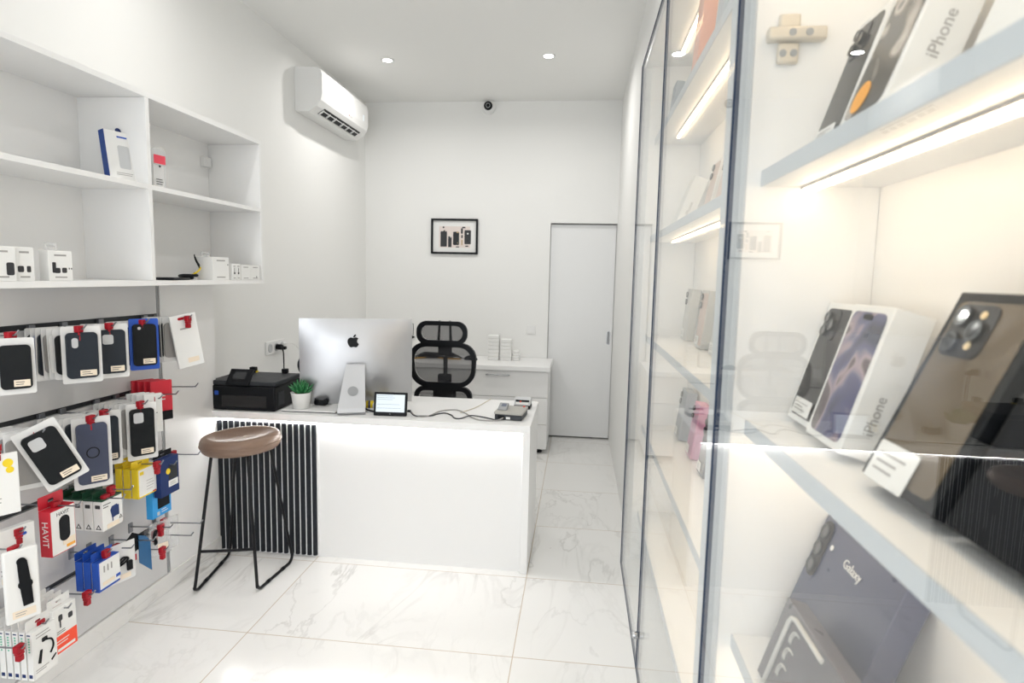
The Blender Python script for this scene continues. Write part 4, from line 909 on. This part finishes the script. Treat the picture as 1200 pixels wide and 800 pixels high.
# small tablet screen
t = thing('tablet', 'small black framed tablet with lit screen standing on the counter', 'tablet', (-0.970, 3.01, CT), R(4))
Tt = Matrix.Translation((0, 0, 0.001)) @ Matrix.Rotation(R(-12), 4, 'X')
obj('body', MB(Tt).box(-0.089, 0.089, -0.006, 0.006, 0, 0.124, 0.005), BLACK, t)
obj('screen', MB(Tt).prism(rrect(0.152, 0.092, 0.001, 1, 0, 0.066), 0.0008, front(0.0062)), SCREEN, t, 'lit pale blue screen')
s = MB(Tt); s.lines(front(0.0070, 0, 0.095), 0.14, 0.028, 3, 0.25); s.lines(front(0.0070, 0, 0.05), 0.14, 0.04, 2, 0.1); obj('screen_text', s, SCREENI, t)
s = MB(Tt); s.text('dp', 0.007, front(0.0061, 0, 0.010), 0.0003); obj('maker_mark', s, LGREY, t)
obj('prop_stand', MB().prism([(0.005, 0.0), (0.065, 0.0), (0.024, 0.095), (0.020, 0.095)], 0.10, Matrix(((0, 0, 1, -0.05), (1, 0, 0, 0.0), (0, 1, 0, 0.0), (0, 0, 0, 1)))), BLACK, t)
obj('side_plug', MB().box(0.090, 0.108, 0.003, 0.015, 0.022, 0.034, 0.002), BLACK, t)

# plant on a thin slab
t = thing('laptop_slab', 'thin white slab with dark lower edge lying under the plant pot', 'slab', (-1.420, 3.11, CT), R(2))
obj('top_plate', MB().box(-0.15, 0.15, -0.115, 0.115, 0.004, 0.011, 0.003), WHITE, t)
obj('lower_edge', MB().box(-0.148, 0.148, -0.113, 0.113, 0.0, 0.0038, 0.001), BLACK, t, 'dark lower edge')
t = thing('potted_plant', 'small green succulent in a white pot beside the printer', 'plant', (-1.478, 3.045, CT + 0.0112))
obj('pot', MB().lathe([(0.041, 0.0), (0.052, 0.078), (0.056, 0.088), (0.051, 0.088), (0.047, 0.074)], 28), CARD, t)
obj('soil', MB().lathe([(0.0465, 0.072), (0.0465, 0.076)], 24), SOIL, t, 'brown soil')
lf = MB()
random.seed(5)
for k in range(34):
    a = k * 2.4; el = R(20 + 62 * (k / 34)); ln = 0.062 - 0.012 * (k / 34) + random.uniform(-.006, .008)
    d_ = Vector((cos(a) * cos(el), sin(a) * cos(el), sin(el))); o_ = Vector((cos(a) * 0.010, sin(a) * 0.010, 0.078 + 0.012 * k / 34))
    cv = [o_ + d_ * ln * q + Vector((0, 0, 0.014 * q * q)) for q in (0, 0.25, 0.5, 0.75, 1.0)]
    lf.tube(cv, [0.005, 0.0085, 0.0085, 0.006, 0.001], 6)
obj('leaves', lf, LEAF, t)
t = thing('dropper_bottle', 'tiny bottle with dark red cap behind the plant', 'bottle', (-1.525, 3.26, CT))
obj('bottle', MB().lathe([(0.011, 0), (0.012, 0.003), (0.012, 0.075), (0.006, 0.088), (0.006, 0.095)], 16), WHITE, t); obj('cap', MB().lathe([(0.008, 0.0952), (0.009, 0.105), (0.008, 0.128), (0.004, 0.131)], 16), RED, t, 'dark red cap')
s = MB()
random.seed(3)
for q in range(7): s.tube(smoothpath([(0.04 * cos(i_ * 0.8 + q) * (0.7 + 0.3 * random.random()), 0.026 * sin(i_ * 0.8 + q), 0.008 + 0.004 * q + 0.006 * random.random()) for i_ in range(10)], 4), 0.0045, 6)
t = tag(obj('cable', s, BLACK), 'bundled black cable lying between the plant and the monitor stand', 'cable'); t.location = (-1.400, 3.125, CT + 0.0112)
t = thing('usb_hub', 'white cable adapter with dark plug in front of the lower left of the monitor', 'adapter', (-1.375, 3.185, CT + 0.0112), R(20))
obj('body', MB().box(-0.014, 0.014, -0.012, 0.012, 0.0, 0.040, 0.003), WHITE, t)
obj('plug', MB(Matrix.Translation((0.0, 0, 0.052)) @ Matrix.Rotation(R(35), 4, 'Y')).box(-0.012, 0.012, -0.009, 0.009, -0.012, 0.028, 0.003), BLACK, t)
obj('lead', MB().tube(smoothpath([(0.014, 0, 0.03), (0.04, 0.0, 0.05), (0.07, 0.01, 0.055), (0.085, 0.01, 0.03), (0.09, 0.015, 0.004)], 6), 0.003, 6), WHITE, t)
t = thing('desk_fan', 'dark grey round device on a short stem peeking out left of the monitor', 'fan', (-1.625, 3.46, CT))
obj('round_head', MB(Matrix.Translation((0, 0, 0.178)) @ Matrix.Rotation(R(90), 4, 'X')).lathe([(0.02, -0.022), (0.066, -0.018), (0.076, 0.0), (0.066, 0.018), (0.02, 0.022)], 36), M('fan_grey', (0.030, 0.036, 0.046), 0.6, spec=0.2), t)
obj('stem', MB().tube([(0, 0, 0.010), (0, 0, 0.11)], 0.010, 10), DGREY, t)
obj('foot', MB().lathe([(0.05, 0.0), (0.05, 0.008), (0.02, 0.014)], 24), DGREY, t)
t = thing('power_brick', 'white power brick on the counter between the monitor stand and the tablet', 'power adapter', (-1.085, 3.165, CT), R(12))
obj('body', MB().box(-0.032, 0.032, -0.02, 0.02, 0, 0.034, 0.006), WHITE, t)
t = thing('yellow_tape_roll', 'yellow printed roll just right of the monitor stand, left of the white brick', 'tape', (-1.135, 3.16, CT), R(15))
obj('roll', MB(Matrix.Translation((0, 0, 0.022)) @ Matrix.Rotation(R(90), 4, 'Y')).lathe([(0.012, -0.02), (0.022, -0.02), (0.022, 0.02), (0.012, 0.02)], 24), YEL, t); obj('dark_print', MB(Matrix.Translation((0, 0, 0.022)) @ Matrix.Rotation(R(90), 4, 'Y')).lathe([(0.0223, -0.006), (0.0223, 0.004)], 24, cap=False), NAVY, t)
t = thing('yellow_tape_roll', 'yellow printed roll half hidden by the tablet, right of the white brick', 'tape', (-1.035, 3.16, CT), R(15))
obj('roll', MB(Matrix.Translation((0, 0, 0.022)) @ Matrix.Rotation(R(90), 4, 'Y')).lathe([(0.012, -0.02), (0.022, -0.02), (0.022, 0.02), (0.012, 0.02)], 24), YEL, t); obj('dark_print', MB(Matrix.Translation((0, 0, 0.022)) @ Matrix.Rotation(R(90), 4, 'Y')).lathe([(0.0223, -0.006), (0.0223, 0.004)], 24, cap=False), NAVY, t)
t = thing('folded_papers', 'two flat white booklets lying behind the tablet', 'booklet', (-1.095, 3.085, CT), R(5))
obj('booklet', MB().box(-0.06, 0.045, -0.06, 0.05, 0, 0.005, 0.001), CARD, t); obj('booklet', MB(Matrix.Rotation(R(6), 4, 'Z')).box(-0.05, 0.05, -0.05, 0.04, 0.0052, 0.012, 0.001), LGREY, t)
s = MB().tube(smoothpath([(-1.14, 3.06, CT + 0.045), (-1.115, 3.04, CT + 0.026), (-1.07, 3.025, CT + 0.018), (-1.03, 3.03, CT + 0.018)], 6), 0.005, 8)
tag(obj('power_cable', s, BLACK), 'short thick black cable from the monitor stand to the tablet', 'cable')
s = MB().tube(smoothpath([(-0.865, 3.02, CT + 0.028), (-0.84, 3.015, CT + 0.008), (-0.80, 3.03, CT + 0.004), (-0.755, 3.045, CT + 0.004), (-0.735, 3.09, CT + 0.004), (-0.70, 3.12, CT + 0.004), (-0.655, 3.08, CT + 0.004), (-0.625, 3.02, CT + 0.004), (-0.59, 3.02, CT + 0.004), (-0.55, 3.07, CT + 0.009), (-0.49, 3.075, CT + 0.004), (-0.44, 3.045, CT + 0.004), (-0.40, 3.02, CT + 0.004), (-0.375, 3.035, CT + 0.012)], 6), 0.0033, 8)
tag(obj('data_cable', s, DGREY), 'dark wavy cable running from the tablet to the payment device', 'cable')
s = MB().tube(smoothpath([(-0.865, 3.03, CT + 0.028), (-0.83, 3.02, CT + 0.004), (-0.77, 3.035, CT + 0.004), (-0.735, 3.16, CT + 0.004), (-0.66, 3.21, CT + 0.004), (-0.59, 3.14, CT + 0.004), (-0.545, 3.06, CT + 0.004), (-0.50, 3.01, CT + 0.004), (-0.45, 3.00, CT + 0.004), (-0.40, 3.005, CT + 0.006), (-0.37, 3.033, CT + 0.014)], 6), 0.0033, 8)
tag(obj('data_cable', s, INKG), 'light brown wavy cable looping above the dark one towards the payment device', 'cable')
s = MB().tube(smoothpath([(-0.62, 3.15, CT + 0.003), (-0.56, 3.3, CT + 0.003), (-0.52, 3.5, CT + 0.003), (-0.51, 3.553, CT - 0.003), (-0.51, 3.556, CT - 0.05)], 6), 0.002, 6)
tag(obj('thin_cable', s, M('straw_wire', (0.62, 0.55, 0.4), 0.5)), 'thin straw coloured wire running over the back edge of the counter', 'cable')
t = thing('payment_device', 'grey and black payment device with a small screen on the right end of the counter', 'payment device', (-0.335, 3.16, CT), R(-5))
obj('base', MB().box(-0.072, 0.072, -0.12, 0.055, 0, 0.028, 0.003), M('navy_black', (0.02, 0.025, 0.032), 0.45), t, 'black lower shell')
obj('top_cover', MB().box(-0.076, 0.076, -0.122, 0.057, 0.0282, 0.042, 0.004), M('warm_grey', (0.42, 0.41, 0.38), 0.5), t, 'warm grey upper shell')
Tm = Matrix.Translation((-0.042, -0.045, 0.050)) @ Matrix.Rotation(R(20), 4, 'X')
hd = obj('handset', MB(Tm).box(-0.025, 0.025, -0.035, 0.035, -0.008, 0.010, 0.004), GREY, t, 'small handset with grey screen')
obj('screen', MB(Tm).prism(rrect(0.026, 0.026, 0.002, 2, 0.003, 0.008), 0.0006, Matrix.Translation((0, 0, 0.0102))), M('lcd_grey', (0.16, 0.18, 0.24), 0.2), hd)
obj('rating_label', MB().prism(rrect(0.022, 0.012, 0.001, 2, 0.0, 0.012), 0.0006, front(0.1202)), CARD, t); obj('socket', MB().box(-0.055, -0.02, -0.1225, -0.12, 0.006, 0.024, 0.001), BLACK, t)
obj('button', MB().box(0.05, 0.062, 0.03, 0.045, 0.0422, 0.046, 0.002), ORED, t, 'orange-red button')
t = thing('receipt_printer', 'small grey and black receipt printer behind the payment device', 'receipt printer', (-0.297, 3.36, CT), R(-4))
Tm = Matrix.Translation((0, 0, 0.0)) @ Matrix.Rotation(R(-14), 4, 'X')
obj('body', MB().box(-0.046, 0.046, -0.04, 0.04, 0, 0.022, 0.003), BLACK, t)
obj('face', MB().prism([(-0.04, 0.0222), (0.04, 0.0222), (0.04, 0.048), (0.01, 0.062), (-0.02, 0.050)], 0.09, Matrix(((0, 0, 1, -0.045), (1, 0, 0, 0), (0, 1, 0, 0), (0, 0, 0, 1)))), LGREY, t, 'pale grey sloping cover')
a_ = math.atan2(0.0278, 0.02)
Tf = Matrix.Translation((0, -0.030, 0.036)) @ Matrix.Rotation(-(pi / 2 - a_), 4, 'X')
obj('dark_window', MB(Tf).prism(rrect(0.078, 0.012, 0.002, 2, 0, 0.010), 0.001, front(0.0003)), BLACK, t); obj('paper_strip', MB(Tf).prism(rrect(0.070, 0.010, 0.001, 2, 0, -0.005), 0.001, front(0.0003)), CARD, t)
obj('orange_light', MB(Tf).prism(rrect(0.006, 0.010, 0.002, 2, -0.01, 0.004), 0.0012, front(0.0014)), ORED, t)

# ================================================================== glass display cabinet (right)
GX0, GX1 = 0.182, 0.188  # cabinet and contents: pixel-derived coordinates scaled about the camera, then written out as literals
SHX, BKX = 0.230, 0.378
t = thing('display_cabinet', 'tall white wall display cabinet with lit shelves behind glass doors', 'display cabinet', (BKX, 1.05, 0.545))
def Pc(): return MB(Matrix.Translation((-BKX, -1.05, -0.545)))
Y0, Y1, PA, PB = 0.05, 2.075, 0.826, 0.956
obj('back_panel', Pc().box(BKX, BKX + 0.016, Y0, Y1, 0.547, 2.235), BOARD, t)
obj('top_board', Pc().box(0.192, BKX + 0.016, Y0, Y1, 2.2355, 2.258, 0.001), BOARD, t)
obj('bottom_board', Pc().box(0.192, BKX - 0.0005, Y0, Y1, 0.547, 0.570, 0.001), BOARD, t)
for (a, b) in ((Y1 - 0.02, Y1 - 0.0005), (Y0 + 0.0005, Y0 + 0.02)): obj('side_board', Pc().box(0.21, BKX - 0.0005, a, b, 0.5705, 2.235, 0.001), BOARD, t)
pr_ = obj('partition', Pc().box(0.2125, BKX - 0.0005, PA, PB, 0.5705, 2.235), BOARD, t)
obj('front_edge_tint', Pc().box(0.210, 0.212, PA, PB, 0.5705, 2.235), EDGE, pr_, 'white front edge of the partition, painted grey for cool light')
TOPS = (0.745, 1.055, 1.364, 1.693, 2.008)
for z in TOPS:
    for (a, b) in ((Y0 + 0.0205, PA - 0.0005), (PB + 0.0005, Y1 - 0.0205)):
        sh = obj('shelf', Pc().box(SHX + 0.002, BKX - 0.0005, a, b, z - 0.020, z), BOARD, t)
        obj('shelf_edge_tint', Pc().box(SHX, SHX + 0.0018, a, b, z - 0.020, z), EDGE, sh, 'white shelf front edge, painted pale grey for cool light')  # added strip, its grey imitates the white edge out of the warm light
for z in TOPS[1:] + (2.2555,):
    for (a, b) in ((Y0 + 0.03, PA - 0.004), (PB + 0.004, Y1 - 0.15)):
        obj('led_profile', Pc().box(0.279, 0.292, a, b, z - 0.0235, z - 0.0203), ALU, t, 'slim aluminium light profile')
        obj('led_strip', Pc().box(0.281, 0.290, a + 0.002, b - 0.002, z - 0.0285, z - 0.0236, 0.0015), LEDW, t, 'warm glowing light strip')
def hinge(y, z, sgn):
    hg = obj('hinge', Pc().box(0.224, 0.294, y - 0.016, y, z - 0.008, z + 0.008, 0.003).box(0.238, 0.264, y - 0.008, y, z - 0.034, z - 0.0085, 0.003).box(0.238, 0.264, y - 0.008, y, z + 0.0085, z + 0.026, 0.003), NICKEL, t, 'steel door hinge on the partition side')
    s = Pc()
    for (xx, zz) in ((0.252, z), (0.272, z), (0.244, z - 0.022), (0.257, z - 0.022)): s.prism(circ(0.0045, 10), 0.001, Matrix(((1, 0, 0, xx), (0, 0, -1, y - 0.0162 if zz == z else y - 0.0082), (0, 1, 0, zz), (0, 0, 0, 1))))
    obj('hinge_screw', s, GREY, hg)
hinge(PA - 0.0008, 1.858, -1); hinge(PA - 0.0008, 0.66, -1)
for (a, b, lab) in ((1.504, 2.083, 'farthest glass door of the display cabinet'), (0.797, 1.498, 'middle glass door of the display cabinet'), (0.05, 0.790, 'nearest glass door of the display cabinet')):
    g = MB(Matrix.Translation((-GX0, -a, -0.534)))
    g.box(GX0, GX1, a, b, 0.534, 2.243)
    for f in g.bm.faces:
        if abs(f.normal.x) < 0.5: pass
    g.bm.normal_update()
    for f in g.bm.faces: f.material_index = 0 if abs(f.normal.x) > 0.5 else 1
    o = obj('glass_door', g, [GLASS, GEDGE], None); o.location = (GX0, a, 0.534); tag(o, lab, 'glass door', None)
    seals = [(0.1808, 0.1862, b - 0.0002, b + 0.0026, 0.534, 2.243), (0.1808, 0.1862, a, b, 2.2432, 2.2455), (0.1812, 0.1862, a, b, 0.5315, 0.5338)]
    if lab.startswith('middle'): seals.append((0.1835, 0.1852, a - 0.0020, a + 0.0002, 0.534, 2.243))
    for bx in seals:
        obj('edge_seal', MB(Matrix.Translation((-GX0, -a, -0.534))).box(*bx), GEDGE, o, 'dark blue edge seal of the glass')
    if lab.startswith('middle'):
        obj('door_lock', MB(Matrix.Translation((-0.012, b - a - 0.012, 0.10)) @ Matrix.Rotation(R(90), 4, 'Y')).lathe([(0.008, -0.003), (0.009, 0.0), (0.009, 0.009), (0.007, 0.011)], 18), STEEL, o, 'small round steel lock')

def phone_box(y0, y1, xf, zs, h, d, tilt, label, body, face=None, feat=None, spine=None, name='phone_box', group=None, rnd=0.010):
    """carton with a phone picture, facing the glass, leaning back on its rear lower edge"""
    w = y1 - y0
    xp = xf + d * cos(R(tilt)) * 1.0 - 0.0
    t = thing(name, label, 'boxed phone', (xp, (y0 + y1) / 2, zs), R(-90), group)
    T = Matrix.Translation((0, 0, 0.0005)) @ Matrix.Rotation(R(-tilt), 4, 'X')
    obj('carton', MB(T).box(-w / 2, w / 2, -d, 0, 0, h, 0.0012), body, t)
    if face: obj('face_picture', MB(T).prism(rrect(w * 0.84, h * 0.90, rnd, 5, 0, h * 0.5), 0.0008, front(d + 0.0001)), face, t)
    if feat: feat(t, T, w, h, d)
    if spine:
        s = MB(T); s.text(spine[0], spine[1], sidem(w / 2 + 0.0001, -d / 2 - 0.0, h * spine[2]) @ Matrix.Rotation(R(90), 4, 'Z'), 0.0003)
        obj('lettering', s, INKG, t, 'dark lettering up the side')
    return t
def lenses(t, T, spots, r, d, plate=None):
    if plate: obj('camera_plate', MB(T).prism(rrect(*plate), 0.0012, front(d + 0.0009)), GRAPH, t)
    for (x, z) in spots:
        o = obj('camera_lens', MB(T).prism(circ(r, 20, x, z), 0.003, front(d + 0.0021)).m(1).ring(circ(r, 20, x, z), circ(r * 0.72, 20, x, z), 0.0036, front(d + 0.0021)), [LENS, LENSR], t)
def cam3(t, T, w, h, d):
    lenses(t, T, [(-w * 0.24, h * 0.87), (-w * 0.24, h * 0.76), (-w * 0.05, h * 0.815)], w * 0.085, d, (w * 0.46, h * 0.25, 0.008, 4, -w * 0.15, h * 0.815))
def sticker(t, T, cx, cz, sw, sh, d, m=CARD, ink=INKG, rows=3, rot=0):
    Q = front(d + 0.0030, cx, cz) @ Matrix.Rotation(rot, 4, 'Z')
    s = MB(T).prism(rrect(sw, sh, 0.002, 3), 0.0006, Q); s.m(1).lines(Q @ Matrix.Translation((0, 0, 0.0006)), sw * 0.75, sh * 0.6, rows, 0.3)
    obj('price_card', s, [m, ink], t, 'small printed price card')
# -- shelf at eye height, near bay
def f_b1(t, T, w, h, d): cam3(t, T, w, h, d); sticker(t, T, 0.0, h * 0.13, w * 0.62, h * 0.13, d)
phone_box(0.733, 0.818, 0.281, 1.364, 0.158, 0.036, 16.0, 'white box picturing a graphite phone back with three lenses, middle near shelf', CARD, GRAPH, f_b1)
def f_b2(t, T, w, h, d): obj('camera_notch', MB(T).prism(rrect(w * 0.22, 0.006, 0.003, 4, 0, h * 0.915), 0.0006, front(d + 0.001)), BLACK, t)
phone_box(0.636, 0.727, 0.272, 1.364, 0.158, 0.041, 16.0, 'white box with purple-blue screen picture and lettered side, middle near shelf', CARD, PURPLE, f_b2, ('iPhone', 0.0155, 0.30))
def f_b3(t, T, w, h, d):
    lenses(t, T, [(-w * 0.25, h * 0.87), (-w * 0.25, h * 0.74), (-w * 0.04, h * 0.805)], w * 0.085, d, (w * 0.48, h * 0.26, 0.010, 4, -w * 0.14, h * 0.805))
    for q in ((-w * 0.05, h * 0.885), (-w * 0.05, h * 0.735)): obj('flash', MB(T).prism(circ(0.0035, 12, *q), 0.001, front(d + 0.0022)), M('flash_gold', (0.8, 0.62, 0.35), 0.3), t)
    sticker(t, T, -w * 0.12, h * 0.10, w * 0.55, h * 0.20, d)
phone_box(0.462, 0.572, 0.266, 1.364, 0.182, 0.034, 23.0, 'large black box picturing a bronze phone back with price card, nearest on middle shelf', BLACK, BRONZE, f_b3, rnd=0.006)
phone_box(0.335, 0.452, 0.270, 1.364, 0.182, 0.034, 23.0, 'plain black phone box at near end of middle shelf, cut by photo edge', BLACK, M('charcoal_print', (0.010, 0.011, 0.014), 0.3, spec=0.15), None)
# -- upper shelf, near bay
def f_a1(t, T, w, h, d): cam3(t, T, w, h, d); sticker(t, T, 0.0, h * 0.09, w * 0.7, h * 0.10, d)
phone_box(0.690, 0.765, 0.266, 1.693, 0.150, 0.030, 18.0, 'dark box picturing a phone back with lenses, farthest on upper near shelf', CARD, GRAPH, f_a1)
def f_a2(t, T, w, h, d):
    obj('round_sticker', MB(T).prism(circ(0.016, 24, -w * 0.16, h * 0.17), 0.0006, front(d + 0.0012)), ORANGE, t, 'round orange sticker')
phone_box(0.592, 0.684, 0.264, 1.693, 0.160, 0.045, 20.0, 'white box with dusky screen picture and orange sticker, upper near shelf', CARD, DUSK, f_a2, ('iPhone', 0.016, 0.47))
phone_box(0.375, 0.478, 0.268, 1.693, 0.160, 0.045, 20.0, 'plain white box at near end of upper shelf, cut by photo edge', CARD, None, None)
# -- lower shelf, near bay
def f_c1(t, T, w, h, d):
    lenses(t, T, [(-w * 0.40, h * 0.90), (-w * 0.40, h * 0.77), (-w * 0.40, h * 0.64)], w * 0.048, d, (w * 0.13, h * 0.42, 0.012, 5, -w * 0.40, h * 0.77))
    obj('flash', MB(T).prism(circ(0.0035, 12, -w * 0.27, h * 0.84), 0.001, front(d + 0.0012)), CARD, t)
    s = MB(T); s.text('Galaxy', 0.016, front(d + 0.0012, w * 0.02, h * 0.83), 0.0003); obj('lettering', s, CARD, t, 'white lettering')
    sticker(t, T, -w * 0.38, h * 0.16, w * 0.18, h * 0.22, d)
phone_box(0.622, 0.820, 0.284, 1.055, 0.186, 0.030, 19.0, 'large slate blue phone box with white lettering and three lenses on the lower near shelf', SLATEB, None, f_c1)
def f_c2(t, T, w, h, d):
    P = [(-w * 0.37, h * 0.03), (-w * 0.37, h * 0.82), (-w * 0.355, h * 0.89), (-w * 0.31, h * 0.92), (w * 0.05, h * 0.92)]
    Q = []
    for a, b in zip(P, P[1:]): pass
    s = MB(T); s.tube([Vector((x, -d - 0.0015, z)) for x, z in P], 0.0030, 6); obj('phone_outline', s, TITAN, t, 'pale phone edge picture')
    for k in range(3):
        s = MB(T); s.tube([Vector((-w * 0.25 + 0.011 * cos(a), -d - 0.001, h * (0.72 - 0.20 * k) + 0.011 * sin(a))) for a in [R(70 + 20 * q) for q in range(8)]], 0.0012, 5); s.tube([Vector((-w * 0.23 + 0.011 * cos(a), -d - 0.001, h * (0.72 - 0.20 * k) + 0.011 * sin(a))) for a in [R(70 + 20 * q) for q in range(8)]], 0.0009, 5)
        obj('lens_arc', s, TITAN, t)
phone_box(0.525, 0.738, 0.240, 1.055, 0.105, 0.024, 17.0, 'slate grey box with pale phone outline before the slate blue box, lower near shelf', SLATEG, None, f_c2)
# -- far bay
def f_t(t, T, w, h, d):
    lenses(t, T, [(-w * 0.24, h * 0.88), (-w * 0.24, h * 0.74)], w * 0.10, d, None); sticker(t, T, -w * 0.12, h * 0.13, w * 0.5, h * 0.15, d)
phone_box(1.865, 1.955, 0.328, 1.364, 0.158, 0.024, 6.0, 'pale grey phone box farthest along the middle shelf in the far bay', TITAN, TITAN, f_t)
phone_box(1.635, 1.725, 0.328, 1.364, 0.158, 0.024, 6.0, 'pale grey phone box second from far end of the middle shelf', TITAN, ROSE, f_t)
phone_box(1.445, 1.535, 0.328, 1.364, 0.158, 0.024, 6.0, 'pale grey phone box half hidden by the glass joint on the middle shelf', TITAN, TITAN, f_t)
phone_box(1.845, 1.940, 0.275, 1.693, 0.160, 0.040, 20.0, 'white leaning phone box farthest along the upper shelf in the far bay', CARD, M('pale_print', (0.66, 0.66, 0.64), 0.4), None, ('iPhone', 0.015, 0.40))
phone_box(1.545, 1.630, 0.305, 1.693, 0.158, 0.028, 12.0, 'rose beige phone box on the upper shelf, second in the far bay', CARD, ROSE, f_t)
phone_box(1.410, 1.495, 0.305, 1.693, 0.158, 0.028, 12.0, 'beige phone box on the upper shelf nearest to the glass joint', ROSE, ROSE, f_t)
phone_box(1.390, 1.455, 0.236, 2.008, 0.175, 0.030, 4.0, 'salmon pink phone box high on the top shelf in the far bay', M('salmon_card', (0.72, 0.36, 0.26), 0.5), None, None)
phone_box(1.150, 1.235, 0.240, 2.008, 0.165, 0.030, 5.0, 'blue-grey phone box nearest to the glass joint on the top shelf', M('pale_blue_card', (0.45, 0.50, 0.55), 0.5), None, None)
phone_box(1.955, 2.030, 0.262, 2.008, 0.150, 0.025, 6.0, 'slate blue phone box at the far end of the top shelf', M('dusty_blue_card', (0.25, 0.31, 0.38), 0.5), None, None)
phone_box(1.845, 1.935, 0.320, 1.055, 0.152, 0.030, 8.0, 'blue-grey phone box farthest along the lower shelf in the far bay', M('mist_card', (0.34, 0.38, 0.43), 0.4), M('mist_print', (0.22, 0.25, 0.29), 0.3), f_t)
phone_box(1.650, 1.725, 0.320, 1.055, 0.152, 0.030, 8.0, 'mauve pink phone box on the lower shelf in the far bay', PINK, M('mauve_print', (0.40, 0.16, 0.30), 0.3), f_t)
phone_box(1.485, 1.560, 0.320, 1.055, 0.152, 0.030, 8.0, 'black phone box on the lower shelf nearest to the glass joint', DGREY, GRAPH, f_t)

# ------------------------------------------------------------------ look
SC.view_settings.view_transform = 'Standard'; SC.view_settings.look = 'None'
SC.view_settings.exposure = 0.18; SC.view_settings.gamma = 1.0; SC.view_settings.use_curve_mapping = False
SC.cycles.max_bounces = 12; SC.cycles.diffuse_bounces = 6; SC.cycles.transparent_max_bounces = 24
SC.cycles.use_denoising = True
